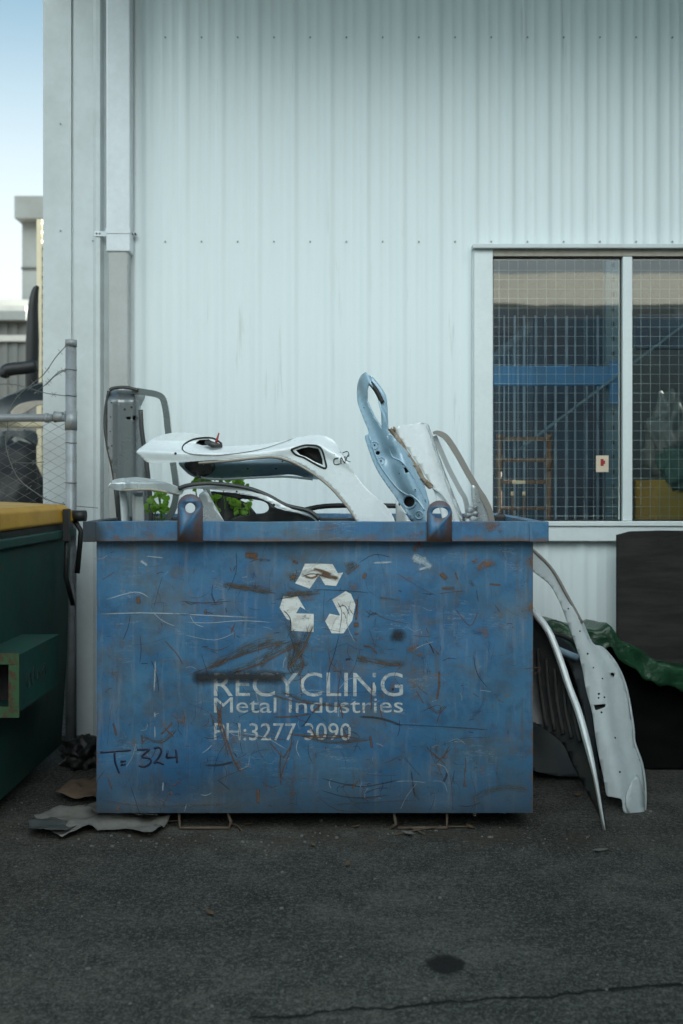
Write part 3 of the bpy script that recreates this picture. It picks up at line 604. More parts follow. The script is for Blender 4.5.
me = bpy.data.meshes.new('bin_body'); bm.normal_update(); bm.to_mesh(me); bm.free()
body = link('bin_body', me, [M['bin'], M['mk_rust'], M['mk_scrape'], M['mk_dark'], M['mk_pale'], M['mk_fade']], bn)
# rim: folded channel all round, with end caps
rz0, rz1 = Z(541.5, YB - .05), Z(521.5, YB - .05); rx0, rx1 = X(83.5, YB - .05), X(548, YB - .05)
bm = bmesh.new()
def grime_box(x0, x1, y0, y1, z0, z1, n=24):
    box(bm, x0, x1, y0, y1, z0, z1)
grime_box(rx0, rx1, YB - .05, YB - .003, rz0, rz1); grime_box(rx0, bx0 - .001, YB - .002, YBK + .04, rz0, rz1); grime_box(bx1 + .001, rx1, YB - .002, YBK + .04, rz0, rz1); grime_box(bx0, bx1, YBK + .001, YBK + .04, rz0, rz1)
box(bm, X(529, YB - .05), rx1 + .002, YB - .056, YB - .0505, rz0 - .001, rz1 + .001); box(bm, rx0 - .002, X(96, YB - .05), YB - .056, YB - .0505, rz0 - .001, rz1 + .001)
bmesh.ops.subdivide_edges(bm, edges=[e for e in bm.edges if e.calc_length() > .8], cuts=40)
for v in bm.verts:
    v.co.z += .004 * noise.noise(Vector((v.co.x*3, v.co.y*2, 1))); v.co.y += .004 * noise.noise(Vector((v.co.x*2.5, 7, v.co.z)))
fin('bin_rim', bm, [M['binrim'], M['greydark']], bn, bevel=.004)
YL = YB - .0535
def lug(cx, top, r, hole):
    """forged plate with a rounded head"""
    o = [(cx - r, 542)] + [(cx - r*math.cos(math.pi*i/12), top + r - r*math.sin(math.pi*i/12)) for i in range(13)] + [(cx + r, 542)]
    return panel('lifting_lug', o, YL - .012, M['binrim'], bn, holes=[hole], thick=.011, smooth_k=0, step=.2)
lug(190, 494, 12.5, circ(190, 508, 5.2, 14)); lug(439.5, 500.5, 12.5, circ(440.5, 513, 8, 14, 5.5))
# skids: thin bent brackets under the floor
for pts in (((179,813),(180,831),(204,833),(229,831),(231,822),(228,813)), ((394,813),(396,824),(391,832)), ((447,813),(447,832),(420,833),(398,832))):
    bm = bmesh.new(); pp = [P(a, b, YB + .03) for a, b in pts]
    for p in pp: p.z = max(.008, p.z)
    tube(bm, pp, .007, 6); fin('skid_bracket', bm, M['rustwire'], bn)
for a in (150, 470):
    boxo('skid', (X(a-25, YB+.1), X(a+25, YB+.1), YB + .28, YBK - .05, .003, bz0), M['greydark'], bn)
# lettering
def text(name, s, px0, px1, base, cap, mat, sx_fit=True):
    cu = bpy.data.curves.new(name, 'FONT'); cu.body = s; cu.size = 1; cu.resolution_u = 4
    o = bpy.data.objects.new('tmp', cu); C.objects.link(o); bpy.context.view_layer.update()
    me = bpy.data.meshes.new_from_object(o.evaluated_get(bpy.context.evaluated_depsgraph_get())); bpy.data.objects.remove(o)
    xs = [v.co.x for v in me.vertices]; ca = .729 if False else max(v.co.y for v in me.vertices)
    bm = bmesh.new(); bm.from_mesh(me)
    for i in range(1, 24):
        bmesh.ops.bisect_plane(bm, geom=bm.verts[:] + bm.edges[:] + bm.faces[:], plane_co=(min(xs) + (max(xs)-min(xs))*i/24, 0, 0), plane_no=(1, 0, 0))
    for v in bm.verts:
        px = px0 + (v.co.x - min(xs)) / (max(xs) - min(xs)) * (px1 - px0); py = base - v.co.y / ca * cap
        xx, zz2 = X(px, YB), Z(py, YB); v.co = (xx, dent(xx, zz2) - .0010, zz2)
    bm.to_mesh(me); bm.free(); me.materials.clear()
    return link(name, me, mat, bn)
text('lettering', 'RECYCLING', 214, 403, 696, 23.5, M['letter']); text('lettering', 'Metal Industries', 214, 403, 712.5, 15, M['letter']); text('lettering', 'PH:3277 3090', 214, 351, 740, 17, M['letter'])
O2 = lambda pts: zz(pts, 250, 550, 5.692)
bm = bmesh.new()
def flatpoly(bm, pts, off):
    vs = [Vector((a, b, 0)) for a, b in pts]; b2 = bmesh.new(); bv = [b2.verts.new(v) for v in vs]
    for t in tessellate_polygon([vs]): b2.faces.new([bv[i] for i in t])
    for ax in (0, 1):
        lo, hi = min(v[ax] for v in vs), max(v[ax] for v in vs); n = int((hi - lo)/3)
        for i in range(1, n):
            co = Vector((0, 0, 0)); co[ax] = lo + (hi - lo)*i/n; no = Vector((0, 0, 0)); no[ax] = 1
            bmesh.ops.bisect_plane(b2, geom=b2.verts[:] + b2.edges[:] + b2.faces[:], plane_co=co, plane_no=no, dist=1e-4)
    mp = {}
    for v in b2.verts:
        xx, zz2 = X(v.co.x, YB), Z(v.co.y, YB); mp[v.index if False else v] = bm.verts.new((xx, dent(xx, zz2) - off, zz2))
    for f in b2.faces: bm.faces.new([mp[v] for v in f.verts])
    b2.free()
for pts in ([(312,78),(388,78),(470,80),(500,132),(530,128),(490,205),(428,200),(396,148),(386,152),(340,220),(256,190),(284,146)], [(190,264),(270,264),(316,340),(285,322),(262,360),(363,363),(362,466),(234,460),(232,402),(210,394),(168,330)], [(468,283),(545,234),(575,250),(600,310),(582,400),(532,473),(465,473),(428,405),(453,362),(508,374),(512,368)]):
    flatpoly(bm, O2(pts), .0011)
fin('recycling_symbol', bm, M['logo'], bn)
bm = bmesh.new(); uvl = bm.loops.layers.uv.new('uv')
def spray(x0, x1, y, r):
    core = [(x0 + (x1-x0)*i/20, y + math.sin(i*.8)*.6) for i in range(21)]
    rim = [(x0 + r*math.cos(math.pi/2 + math.pi*i/10), y - r*math.sin(math.pi/2 + math.pi*i/10)) for i in range(11)] + [(x0 + (x1-x0)*i/20, y + r) for i in range(1, 20)] + [(x1 + r*math.cos(-math.pi/2 + math.pi*i/10), y - r*math.sin(-math.pi/2 + math.pi*i/10)) for i in range(11)] + [(x1 - (x1-x0)*i/20, y - r) for i in range(1, 20)]
    def mk(a, b):
        xx, zz2 = X(a, YB), Z(b, YB); return bm.verts.new((xx, dent(xx, zz2) - .0032, zz2))
    n = len(rim)
    for i in range(n):
        a, b = rim[i], rim[(i+1) % n]
        ca, cb = (min(max(a[0], x0), x1), y), (min(max(b[0], x0), x1), y)
        vs = [mk(*a), mk(*b), mk(*cb)] + ([mk(*ca)] if abs(ca[0]-cb[0]) > 1e-6 else [])
        f = bm.faces.new(vs)
        for lp, v in zip(f.loops, (1, 1, 0, 0)): lp[uvl].uv = (0, v)
spray(199, 279, 677, 8.8); fin('spray_mark', bm, M['spray'], bn)
bm = bmesh.new(); uvl = bm.loops.layers.uv.new('uv'); spray(396.5, 399, 635.5, 8.5); fin('spray_mark', bm, M['spray'], bn)
bm = bmesh.new()
O3 = lambda pts: zz(pts, 90, 720, 6.21)
def pen(bm, pts, r, f, mi=0):
    q = cr([Vector((a, b, 0)) for a, b in pts], 4) if len(pts) > 2 else [Vector((*p, 0)) for p in pts]
    tube(bm, [f(v.x, v.y) for v in q], r, 6, flat=.12, mi=mi)
fb = lambda a, b: Vector((X(a, YB), dent(X(a, YB), Z(b, YB)) - .0026, Z(b, YB)))
for s in ([(65,200),(150,197),(250,192)], [(150,200),(152,260),(165,300),(178,335)], [(185,264),(217,259)], [(188,284),(217,280)], [(288,190),(330,187),(370,186)], [(370,186),(320,232),(365,240),(374,268),(340,292),(300,288)], [(395,180),(428,172),(442,195),(425,235),(395,272)], [(395,272),(420,262),(457,277)], [(482,190),(474,236)], [(474,236),(542,228)], [(533,182),(538,225),(542,266)]):
    pen(bm, O3(s), .0048, fb)
fin('hand_lettering', bm, M['marker'], bn)

# ------------------------------------------------------------------ car panels heaped in the blue bin
def dots(name, pts, Y, parent, disp=None):
    for a, b, r in pts:
        d = disp(a, b) if disp else 0; c0 = P(a, b, Y + d); bm = bmesh.new()
        tube(bm, [c0 + Vector((0, -.0012, 0)), c0 + Vector((0, .004, 0))], r*Y/FP, 9); fin(name, bm, M['cavity'], parent)
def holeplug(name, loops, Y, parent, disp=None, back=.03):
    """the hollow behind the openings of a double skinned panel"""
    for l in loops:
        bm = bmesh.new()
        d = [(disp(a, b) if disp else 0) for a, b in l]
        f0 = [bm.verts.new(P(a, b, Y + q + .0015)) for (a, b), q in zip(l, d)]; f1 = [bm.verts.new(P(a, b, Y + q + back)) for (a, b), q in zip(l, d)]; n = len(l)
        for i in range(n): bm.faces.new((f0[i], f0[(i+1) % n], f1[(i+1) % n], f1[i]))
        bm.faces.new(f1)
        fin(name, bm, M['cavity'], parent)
# grey door shell standing at the left
O4 = lambda pts: zz(pts, 80, 380, 5.69)
t = thing('car_door_scrap', P(130, 640, 5.05), 'grey car door shell standing upright at the left end of the blue bin', 'car door')
YD = 4.95
ol = O4([(168,58),(190,42),(265,36),(330,52),(372,84),(352,140),(346,170),(350,290),(370,420),(386,550),(400,690),(405,1100),(230,1100),(215,790),(190,540),(160,400),(141,270),(145,160)])
dd = lambda a, b: .035 * sst(112, 104, a) + .10 * sst(132, 148, a) - .012 * math.exp(-((a - 118)/2.5)**2) + .05*sst(402, 388, b)
hl = [O4([(265,210),(288,208),(288,224),(265,224)]), O4([(301,204),(320,204),(320,228),(301,228)])]
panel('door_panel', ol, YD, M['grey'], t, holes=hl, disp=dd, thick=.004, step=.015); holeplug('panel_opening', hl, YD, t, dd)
dots('bolt_hole', [(*O4([(a, b)])[0], r) for a, b, r in ((255,167,1.3),(293,155,1.1),(172,292,.6),(174,210,.6),(180,375,.6),(178,128,.6),(347,297,1.3),(303,243,.7))], YD, t, dd)
bm = bmesh.new(); tube(bm, cr([P(*p, YD + .02) for p in O4([(300,60),(380,72),(440,84),(474,110),(492,190),(505,310),(532,480),(548,620),(535,720),(480,830)])], 4), .022, 4, .8); fin('window_surround', bm, M['grey'], t)
bm = bmesh.new(); tube(bm, cr([P(*p, YD - .02) for p in O4([(345,170),(352,290),(372,420),(388,550),(402,700),(408,900)])], 4), .012, 6); tube(bm, cr([P(*p, YD + .03) for p in O4([(165,62),(147,165),(143,270),(162,400),(192,540),(218,800)])], 4), .009, 6); tube(bm, cr([P(*p, YD - .01) for p in O4([(168,58),(195,46),(262,42),(330,58)])], 4), .009, 6); fin('door_flange', bm, M['greydark'], t, True)
# white fender across the top
O5 = lambda pts: zz(pts, 180, 420, 3.1045)
YF = 4.36
t = thing('car_fender', P(270, 620, YF), 'white front fender with an arched wheel cut lying across the top of the blue bin', 'car fender')
ol = [(136.4,451.8),(144,445),(157,437),(176.6,432.5),(202,435.7),(222,445.5),(260.5,444),(286,440),(309,435.5),(328,437),(338,446),(351,468),(367,489),(386,506),(396,524),(398,545),(362,545),(358,523),(347.5,505),(331,486),(315,473),(296,462),(277,455.5),(257,456),(228,459),(199,461),(180,462),(160,463),(147.6,462.4),(141,456.6)]
def df(a, b):
    crest = 449 + 3*math.sin((a-140)*.02) - 6*sst(250, 320, a) if a < 320 else 443 + (a - 320)*.62
    k = b - crest
    return .075*sst(3, -10, k) + .010*sst(2, 12, k) - .05*sst(300, 360, a) + .03*sst(360, 396, a)*sst(460, 520, b) + .035*sst(188, 140, a) + .004*math.sin(a*.11)
lamp = O5([(345,92),(366,84),(395,78),(435,85),(450,125),(452,150),(420,137),(385,117),(360,108)])
lamp_in = [(sum(p[0] for p in lamp)/9*.22 + a*.78 + .8, sum(p[1] for p in lamp)/9*.22 + b*.78 - .3) for a, b in lamp]
slots = [O5([(48,72),(60,62),(92,60),(118,66),(128,74),(100,77),(70,79)])]
small = [O5(circ(-2, 92, 3.5, 8)), (circ(175.5, 453.5, 1.2, 8)), O5(circ(318, 128, 4, 6))]
panel('fender_skin', ol, YF, M['white'], t, holes=[lamp_in] + slots, disp=df, thick=.004, step=.012)
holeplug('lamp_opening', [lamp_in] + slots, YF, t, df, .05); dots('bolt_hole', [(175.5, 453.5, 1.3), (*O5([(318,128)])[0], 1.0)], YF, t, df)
ff = lambda o: (lambda a, b: P(a, b, YF + df(a, b) - o))
bm = bmesh.new()
pen(bm, lamp + lamp[:1], .0048, ff(.002)); pen(bm, O5([(130,74),(100,56),(50,58),(18,72),(8,90),(30,104),(90,108),(150,106),(250,91),(345,60)]), .0045, ff(.002)); fin('rubber_seal', bm, M['black'], t)
bm = bmesh.new()
for s in ([(492,118),(478,122),(480,138),(496,136)], [(500,136),(500,116),(512,134),(512,112)], [(522,108),(516,124),(530,130)], [(505,102),(520,98),(524,112),(510,116)], [(478,108),(500,100)]): pen(bm, O5(s), .0026, ff(.0015))
fin('pen_scribble', bm, M['pen'], t)
bm = bmesh.new(); tube(bm, cr([P(a, b + 1, YF + .01 + df(a, b)) for a, b in [(365,530),(359,523),(347.5,506),(331,487),(315,474),(296,463),(277,456.5),(257,457),(228,460),(199,462)]], 4), [.0065]*37, 6, 2.4); fin('arch_lip', bm, M['tan'], t, True)
ol = O5([(0,128),(100,124),(190,128),(300,118),(380,142),(430,178),(415,184),(350,170),(300,172),(150,180),(90,186),(45,178),(15,158)])
panel('inner_guard', ol, YF + .16, M['ltblue'], t, disp=lambda a, b: .08*sst(462, 478, b) + .1*sst(205, 185, a), thick=.006); dots('bolt_hole', [(*O5([(a, b)])[0], 1.2) for a, b in ((210,150),(298,150),(70,152))], YF + .16, t, lambda a, b: .08*sst(462, 478, b) + .1*sst(205, 185, a))
bm = bmesh.new(); tube(bm, [P(215, 446, YF + .02), P(219, 433, YF + .02)], [.008, .003], 6); fin('red_clip', bm, M['red'], t)
bm = bmesh.new(); tube(bm, [P(206, 442, YF + .03), P(213, 445, YF + .01), P(222, 446, YF + .03)], [.01, .016, .008], 6); fin('lamp_clip', bm, M['greydark'], t)
panel('guard_end', O5([(20,132),(95,128),(110,150),(85,172),(58,178),(30,160)]), YF + .145, M['greydark'], t, disp=lambda a, b: .03*math.sin(a*.5), thick=.006)
bm = bmesh.new(); tube(bm, cr([P(a, b, YF + .15) for a, b in O5([(62,178),(120,184),(250,178),(330,176),(412,184)])], 4), .006, 6); fin('guard_lip', bm, M['whitedull'], t, True)
t = panel('scrap_strut', O5([(60,176),(78,176),(120,300),(104,320)]), 4.7, M['silver'], smooth_k=0, thick=.02); tag(t, 'thin silver strut slanting down below the left half of the white fender', 'strut')
t = panel('scrap_plate', O5([(96,224),(160,236),(214,262),(238,292),(150,330),(120,330)]), 4.66, M['greydark'], smooth_k=0, thick=.01, disp=lambda a, b: .02*math.sin(a*.3)); tag(t, 'dark bent steel plate between the silver strut and the bumper strip', 'steel plate')
# silver trim at left
O6 = lambda pts: zz(pts, 70, 460, 4.27)
YS = 4.30
t = thing('bumper_trim', P(140, 620, YS), 'bent silver bumper trim with a torn tip over the left rim of the blue bin', 'bumper')
ol = O6([(118,158),(150,130),(182,86),(240,76),(300,74),(400,92),(475,122),(482,140),(465,148),(400,132),(330,124),(240,122),(225,130),(190,128),(166,118)])
dsv = lambda a, b: .05*sst(483, 477, b) - .03*sst(120, 105, a) + .012*math.exp(-((a-125)/2)**2) - .015*sst(150, 180, a)
panel('trim_skin', ol, YS, M['silver'], t, disp=dsv, thick=.003, step=.01)
bm = bmesh.new(); tube(bm, cr([P(*p, YS - .004) for p in O6([(225,130),(330,125),(400,134),(468,149)])], 4), .006, 6); fin('trim_edge', bm, M['tan'], t)
panel('trim_stay', O6([(262,140),(312,140),(324,400),(272,400)]), YS + .06, M['silver'], t, smooth_k=0); panel('trim_stay', O6([(214,128),(246,130),(268,400),(232,400)]), YS + .05, M['whitedull'], t, smooth_k=0, disp=lambda a, b: .05*sst(122, 130, a)); panel('trim_stay', O6([(195,128),(222,130),(240,400),(215,400)]), YS + .12, M['greydark'], t, smooth_k=0)
# black lined white bumper strip
YU = 4.28
t = thing('bumper_strip', P(250, 620, YU), 'torn white bumper strip with black lining under the white fender', 'bumper')
up = O5([(-5,216),(30,205),(100,200),(200,212),(270,236),(330,268),(400,285),(434,312)])
dn = O5([(436,326),(400,298),(330,280),(290,262),(240,240),(175,226),(100,216),(30,214),(0,224)])
panel('strip_edge', up + dn, YU, M['white'], t, disp=lambda a, b: .02*math.sin(a*.04), thick=.012)
dots('bolt_hole', [(*O5([(a, b)])[0], r) for a, b, r in ((176,222,1.0),(291,264,1.5))], YU - .002, t, lambda a, b: .02*math.sin(a*.04))
bm = bmesh.new(); tube(bm, cr([P(a, b - 1, YU - .008) for a, b in up], 4), .010, 6, 1.4); fin('strip_seal', bm, M['greydark'], t, True)
panel('strip_lining', O5([(95,222),(200,232),(268,246),(300,275),(395,298),(434,318),(440,380),(130,380),(145,318),(190,300),(262,288),(275,268),(250,250),(160,240)]), YU + .05, M['black'], t, disp=lambda a, b: .03*math.sin(a*.1), thick=.02)
panel('strip_bracket', O5([(60,230),(80,215),(95,240),(140,320),(140,380),(40,380),(45,330)]), YU + .07, M['silver'], t, smooth_k=0)
# light blue door edge
O7 = lambda pts: zz(pts, 350, 370, 4.553)
YP = 4.55
t = thing('door_pillar', P(400, 640, YP), 'light blue door frame with an open loop leaning left out of the blue bin', 'car door')
ol = O7([(35,60),(60,15),(95,28),(135,80),(160,145),(172,275),(205,312),(280,395),(330,500),(362,610),(380,720),(400,900),(345,900),(318,735),(290,695),(215,590),(150,500),(110,430),(75,335),(68,300),(85,285),(60,220),(33,140)])
hole = O7([(88,60),(104,74),(128,112),(138,155),(148,272),(130,245),(108,212),(75,140),(76,95)])
holes = [O7(circ(127, 378, 10, 10)), O7([(243,445),(262,440),(272,465),(252,472)]), O7(circ(270, 600, 24, 14))]
def dp_(a, b):
    # raised spine, flanges falling away; the panel leans back
    s = (a - 350) + (b - 370)*-.42  # distance across the leaning strip
    u = s - 12
    return .05*sst(1, 14, abs(u)) - .016*math.exp(-((u - 3)/2.2)**2) + .02*math.exp(-((a-391)**2 + (b-455)**2)/60) + .015*math.exp(-((a-409)**2 + (b-502)**2)/90)
panel('pillar_skin', ol, YP, M['ltblue'], t, holes=[hole] + holes, disp=dp_, thick=.007, step=.012)
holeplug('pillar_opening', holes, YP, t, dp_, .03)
dots('bolt_hole', [(*O7([(a, b)])[0], r) for a, b, r in ((112,342,1.0),(141,414,1.0),(315,660,1.1),(297,545,.8),(242,430,.8),(225,470,.7),(280,480,.8),(343,692,1.0),(63,172,.6))], YP, t, dp_)
bm = bmesh.new()
for (a, b, r) in ((112, 342, 17), (141, 414, 17), (315, 660, 18), (270, 600, 31)):
    c_ = O7(circ(a, b, r, 16)); tube(bm, [P(q, w_, YP + dp_(q, w_) - .002) for q, w_ in c_ + c_[:1]], .0028, 5)
tube(bm, cr([P(a, b, YP + dp_(a, b) - .003) for a, b in O7([(170,300),(190,390),(240,420),(300,510),(345,600)])], 4), .004, 5)
tube(bm, cr([P(a, b, YP + dp_(a, b) - .003) for a, b in O7([(88,300),(130,420),(200,520),(245,560),(300,585),(340,640)])], 4), .004, 5)
fin('pressed_rib', bm, M['ltblue'], t, True)
bm = bmesh.new(); tube(bm, cr([P(a, b, YP + .03) for a, b in O7([(90,40),(130,90),(152,140),(160,280)])], 4), .018, 6); fin('frame_return', bm, M['ltblue'], t, True)
bm = bmesh.new(); tube(bm, cr([P(a, b, YP + .006) for a, b in O7([(92,58),(120,95),(148,150)])], 4), .012, 6); fin('frame_seal', bm, M['black'], t, True)
# white outer panel beside it
YO = 4.62
t = thing('car_door_scrap', P(440, 640, YO), 'white car door skin with a rusty hinge edge right of the light blue frame', 'car door')
do = lambda a, b: .02 + .12*sst(420, 445, a - (b-430)*.3) - .02
ol = O7([(205,262),(260,250),(345,244),(368,278),(420,430),(470,560),(520,690),(560,900),(400,900),(425,720),(400,610),(375,535),(330,460),(270,370),(215,295)])
panel('door_skin', ol, YO, M['white'], t, disp=do, thick=.008)
bm = bmesh.new(); rn = random.Random(4)
pth = cr([P(a, b, YO - .015) for a, b in O7([(182,268),(215,310),(262,385),(300,440),(335,500),(372,535)])], 5)
tube(bm, pth, [.010 + .006*rn.random() for _ in pth], 6); 
for i in range(14):
    p = pth[rn.randrange(len(pth))] + Vector((rn.uniform(-.012, .012), -.012, rn.uniform(-.012, .012))); s = rn.uniform(.005, .011); bmesh.ops.create_icosphere(bm, subdivisions=1, radius=1, matrix=Matrix.Translation(p) @ Matrix.Rotation(rn.uniform(0, 3), 4, 'Y') @ Matrix.Diagonal((s*.8, .008, s*1.5, 1)))
fin('hinge_edge', bm, M['rustbit'], t)
bm = bmesh.new(); tube(bm, cr([P(a, b, YO - .01) for a, b in O7([(375,538),(420,570),(460,640),(480,720)])], 4), .005, 6); tube(bm, cr([P(a, b, YO + do(a, b) - .004) for a, b in O7([(350,248),(395,380),(440,520),(505,690)])], 4), .004, 6); fin('skin_fold', bm, M['whitedull'], t, True)
# taupe window frame
YT = 4.75
t = thing('window_surround', P(470, 640, YT), 'curved taupe car window surround at the right end of the blue bin', 'car part')
bm = bmesh.new(); pts = O7([(378,288),(400,286),(440,310),(490,385),(540,475),(585,550),(612,590),(640,660),(660,800)])
tube(bm, cr([P(a, b, YT) for a, b in pts], 4), [.010 + .010*sst(0, 8, i) for i in range(33)], 4, .5); fin('outer_arc', bm, M['taupe'], t)
bm = bmesh.new(); tube(bm, cr([P(a, b, YT + .03) for a, b in O7([(384,300),(410,360),(450,450),(500,545),(530,610),(550,800)])], 4), .016, 4, .5); fin('inner_arc', bm, M['silver'], t)
panel('arc_stay', O7([(552,528),(580,540),(605,600),(640,680),(650,850),(580,850),(575,690),(562,610)]), YT - .03, M['silver'], t, disp=lambda a, b: .03*sst(474, 482, a))
bm = bmesh.new()
for (a, b, r) in ((548,640,.022),(565,655,.018),(540,660,.02),(560,680,.022),(535,690,.018),(570,630,.014)):
    bmesh.ops.create_icosphere(bm, subdivisions=2, radius=r, matrix=Matrix.Translation(P(*O7([(a, b)])[0], YT - .07)))
for v in bm.verts: v.co += Vector((noise.noise(v.co*60), noise.noise(v.co*60 + Vector((3,0,0))), noise.noise(v.co*60 + Vector((7,0,0)))))*.010
fin('latch', bm, M['galv'], t, True)
# loose bits inside the bin
bm = bmesh.new(); tube(bm, cr([P(a, b, 4.6) for a, b in [(290,514),(318,507),(345,505.5),(372,505.5),(400,506)]], 4), .013, 6); tag(fin('rubber_hose', bm, M['black'], None, True), 'black rubber hose lying behind the white fender in the bin', 'hose')
tag(panel('steel_bracket', O7([(208,700),(208,590),(240,640),(280,690),(300,900),(190,900)]), 4.45, M['silver'], thick=.01, smooth_k=0), 'small silver steel bracket between fender and light blue frame', 'bracket')
panel('scrap_sheet', [(128,518),(160,516),(200,519),(300,517),(420,519),(490,516),(490,600),(128,600)], 5.2, M['greydark'], disp=lambda a, b: .05*math.sin(a*.07), thick=.01, smooth_k=0)
tag(bpy.data.objects['scrap_sheet'], 'dark steel sheet lining the back of the blue bin just above its rim', 'steel sheet')
tag(panel('scrap_angle', O7([(655,668),(690,648),(740,690),(720,900),(640,900)]), 4.9, M['black'], thick=.02, smooth_k=0), 'black folded steel offcut at the right rim of the blue bin', 'steel offcut')
# weeds growing up behind the panels
def plant(name, spots, Y, label, seed):
    rn = random.Random(seed); bm = bmesh.new(); bs = bmesh.new()
    for (a, b, r) in spots:
        for i in range(int(r*2.0)):
            c0 = P(a + rn.gauss(0, r*.5), b + rn.gauss(0, r*.42), Y + rn.uniform(-.07, .07)); L = rn.uniform(.022, .042); wd = L*.42
            d = Vector((rn.gauss(0, 1), rn.gauss(-.3, .6), rn.gauss(.1, .8))).normalized(); sx = d.cross(Vector((rn.gauss(0, .5), -1, rn.gauss(.2, .5)))).normalized(); up = d.cross(sx)*.15
            ring = [c0, c0 + d*L*.3 + sx*wd + up*wd, c0 + d*L*.7 + sx*wd*.8 + up*wd, c0 + d*L, c0 + d*L*.7 - sx*wd*.8 + up*wd, c0 + d*L*.3 - sx*wd + up*wd]
            mid = [c0 + d*L*.35, c0 + d*L*.7]
            v = [bm.verts.new(p) for p in ring]; mv = [bm.verts.new(p) for p in mid]
            for f in ((v[0], v[1], mv[0]), (v[1], v[2], mv[1], mv[0]), (v[2], v[3], mv[1]), (v[3], v[4], mv[1]), (v[4], v[5], mv[0], mv[1]), (v[5], v[0], mv[0])): bm.faces.new(f)
        tube(bs, cr([P(a, b, Y), P(a + 3, b + 30, Y + .03), P(a + 2, 560, Y + .06)], 4), .003, 5)
    root = thing(name, P(spots[0][0], 620, Y), label, 'weed'); fin('leaves', bm, M['leaf'], root); fin('stem', bs, M['leaf'], root)
plant('weed', [(160,498,9),(155,508,8),(164,508,6),(158,490,4)], 4.75, 'bright green weed between the grey door shell and the silver trim', 1)
plant('weed', [(205,481,7),(222,480,6),(238,482,6),(195,484,5),(215,496,4),(212,508,6),(240,510,7),(233,500,5),(248,503,3)], 4.62, 'bright green weed leafing out under the white fender', 2)

# ------------------------------------------------------------------ panels leaning at the right end of the bin
O8 = lambda pts: zz(pts, 500, 520, 3.103)
YA = 4.42
t = thing('car_door_scrap', P(580, 830, 4.2), 'car door with ribbed dark inside and pale edge leaning closest to the bin at right', 'car door')
lip = O8([(88,262),(108,290),(150,345),(185,430),(215,520),(245,600),(275,710),(300,820),(326,962)])
dl = lambda a, b: -.32*sst(610, 835, b) + .45*sst(600, 530, a + (b-700)*-.25)*.6
ol = lip + O8([(300,905),(262,830),(225,760),(190,690),(108,630),(60,600),(60,300)])
panel('door_inner', ol, YA + .03, M['greydark'], t, disp=dl, thick=.01)
bm = bmesh.new(); tube(bm, cr([P(a, b, YA + dl(a, b)) for a, b in lip], 4), [.003 + .014*sst(0, 6, i)*sst(32.5, 22, i) for i in range(33)], 8, 1.5); fin('door_edge', bm, M['white'], t, True)
bm = bmesh.new()
for k in range(5):
    a0 = 118 + k*26
    pts = O8([(a0, 400 + k*30), (a0 + 6, 500 + k*25), (a0 + 26, 640 + k*12)]); tube(bm, cr([P(a, b, YA + .015 + dl(a, b)) for a, b in pts], 4), .010, 6)
fin('door_rib', bm, M['cavity'], t, True)
bm = bmesh.new(); tube(bm, cr([P(a - 1.6, b + .6, YA - .019 + dl(a, b)) for a, b in lip[2:]], 4), .0028, 6); fin('edge_seam', bm, M['taupe'], t, True)
YR = 4.75
t = thing('car_fender', P(640, 820, YR), 'tall white rear pillar panel with punched holes leaning outermost at the right of the bin', 'car panel')
ol = O8([(60,60),(110,98),(165,155),(210,235),(255,318),(285,383),(320,398),(362,450),(392,525),(412,640),(416,690),(440,760),(450,840),(445,937),(400,915),(384,900),(378,868),(350,860),(330,852),(321,800),(300,700),(286,600),(268,530),(250,440),(215,335),(165,215),(110,165),(60,120)])
hl = [O8(circ(350, 480, 7, 10)), O8([(291,574),(330,570),(329,580),(300,590),(294,588)])]
def dr(a, b):
    # folded ridge runs down the middle, flange turned back
    cx = 500 + (np_(b))/3.103
    return -.33*sst(560, 850, b) + .028*sst(-2, 8, a - cx) - .02*sst(-22, -6, a - cx) + .05*sst(8, 40, a - cx)
def np_(b):
    y = (b - 520)*3.103
    return 250 + sst(300, 520, y)*80 + sst(520, 900, y)*60
panel('panel_skin', ol, YR, M['whitedull'], t, holes=hl, disp=dr, thick=.008, step=.022); holeplug('punched_hole', hl, YR, t, dr, .03)
dots('bolt_hole', [(*O8([(a, b)])[0], r) for a, b, r in ((307,540,1.2),(306,552,.9),(324,550,.9),(315,597,1.0),(290,667,1.2),(357,676,.9),(372,782,.9),(318,492,.8),(272,415,1.0),(248,345,.8),(212,275,.8),(290,458,.7))], YR, t, dr)
bm = bmesh.new(); tube(bm, cr([P(a, b, YR + dr(a, b) + .012) for a, b in O8([(255,320),(285,385),(320,400),(362,452),(392,527),(412,640),(416,690),(440,760),(450,842),(446,935)])], 4), .008, 6); tube(bm, cr([P(a, b, YR + dr(a, b)) for a, b in O8([(60,62),(110,100),(165,158),(210,238),(255,320)])], 4), .008, 6, mi=1); fin('panel_flange', bm, [M['whitedull'], M['taupe']], t, True)
panel('flange_foot', O8([(392,862),(414,800),(428,795),(446,850),(444,925),(402,908)]), YR - .012, M['whitedull'], t, disp=dr, thick=.004)
t = thing('car_door_scrap', P(540, 740, 5.0), 'dull blue grey car door almost hidden behind the leaning white panels', 'car door')
panel('door_panel', O8([(60,335),(140,338),(190,365),(245,420),(275,540),(310,800),(300,800),(60,740)]), 5.0, M['dkcar'], t, disp=lambda a, b: -.12*sst(640, 800, b), thick=.02, holes=[O8([(118,400),(190,425),(225,470),(270,640),(250,680),(130,560)])], holes_k=3)
bm = bmesh.new(); tube(bm, cr([P(a, b, 4.96) for a, b in O8([(60,330),(140,345),(225,376),(260,440)])], 4), .012, 6); tube(bm, cr([P(a, b, 4.95) for a, b in O8([(60,372),(140,388),(240,428)])], 4), .02, 6, mi=1); fin('door_trim', bm, [M['black'], M['ltblue']], t, True)
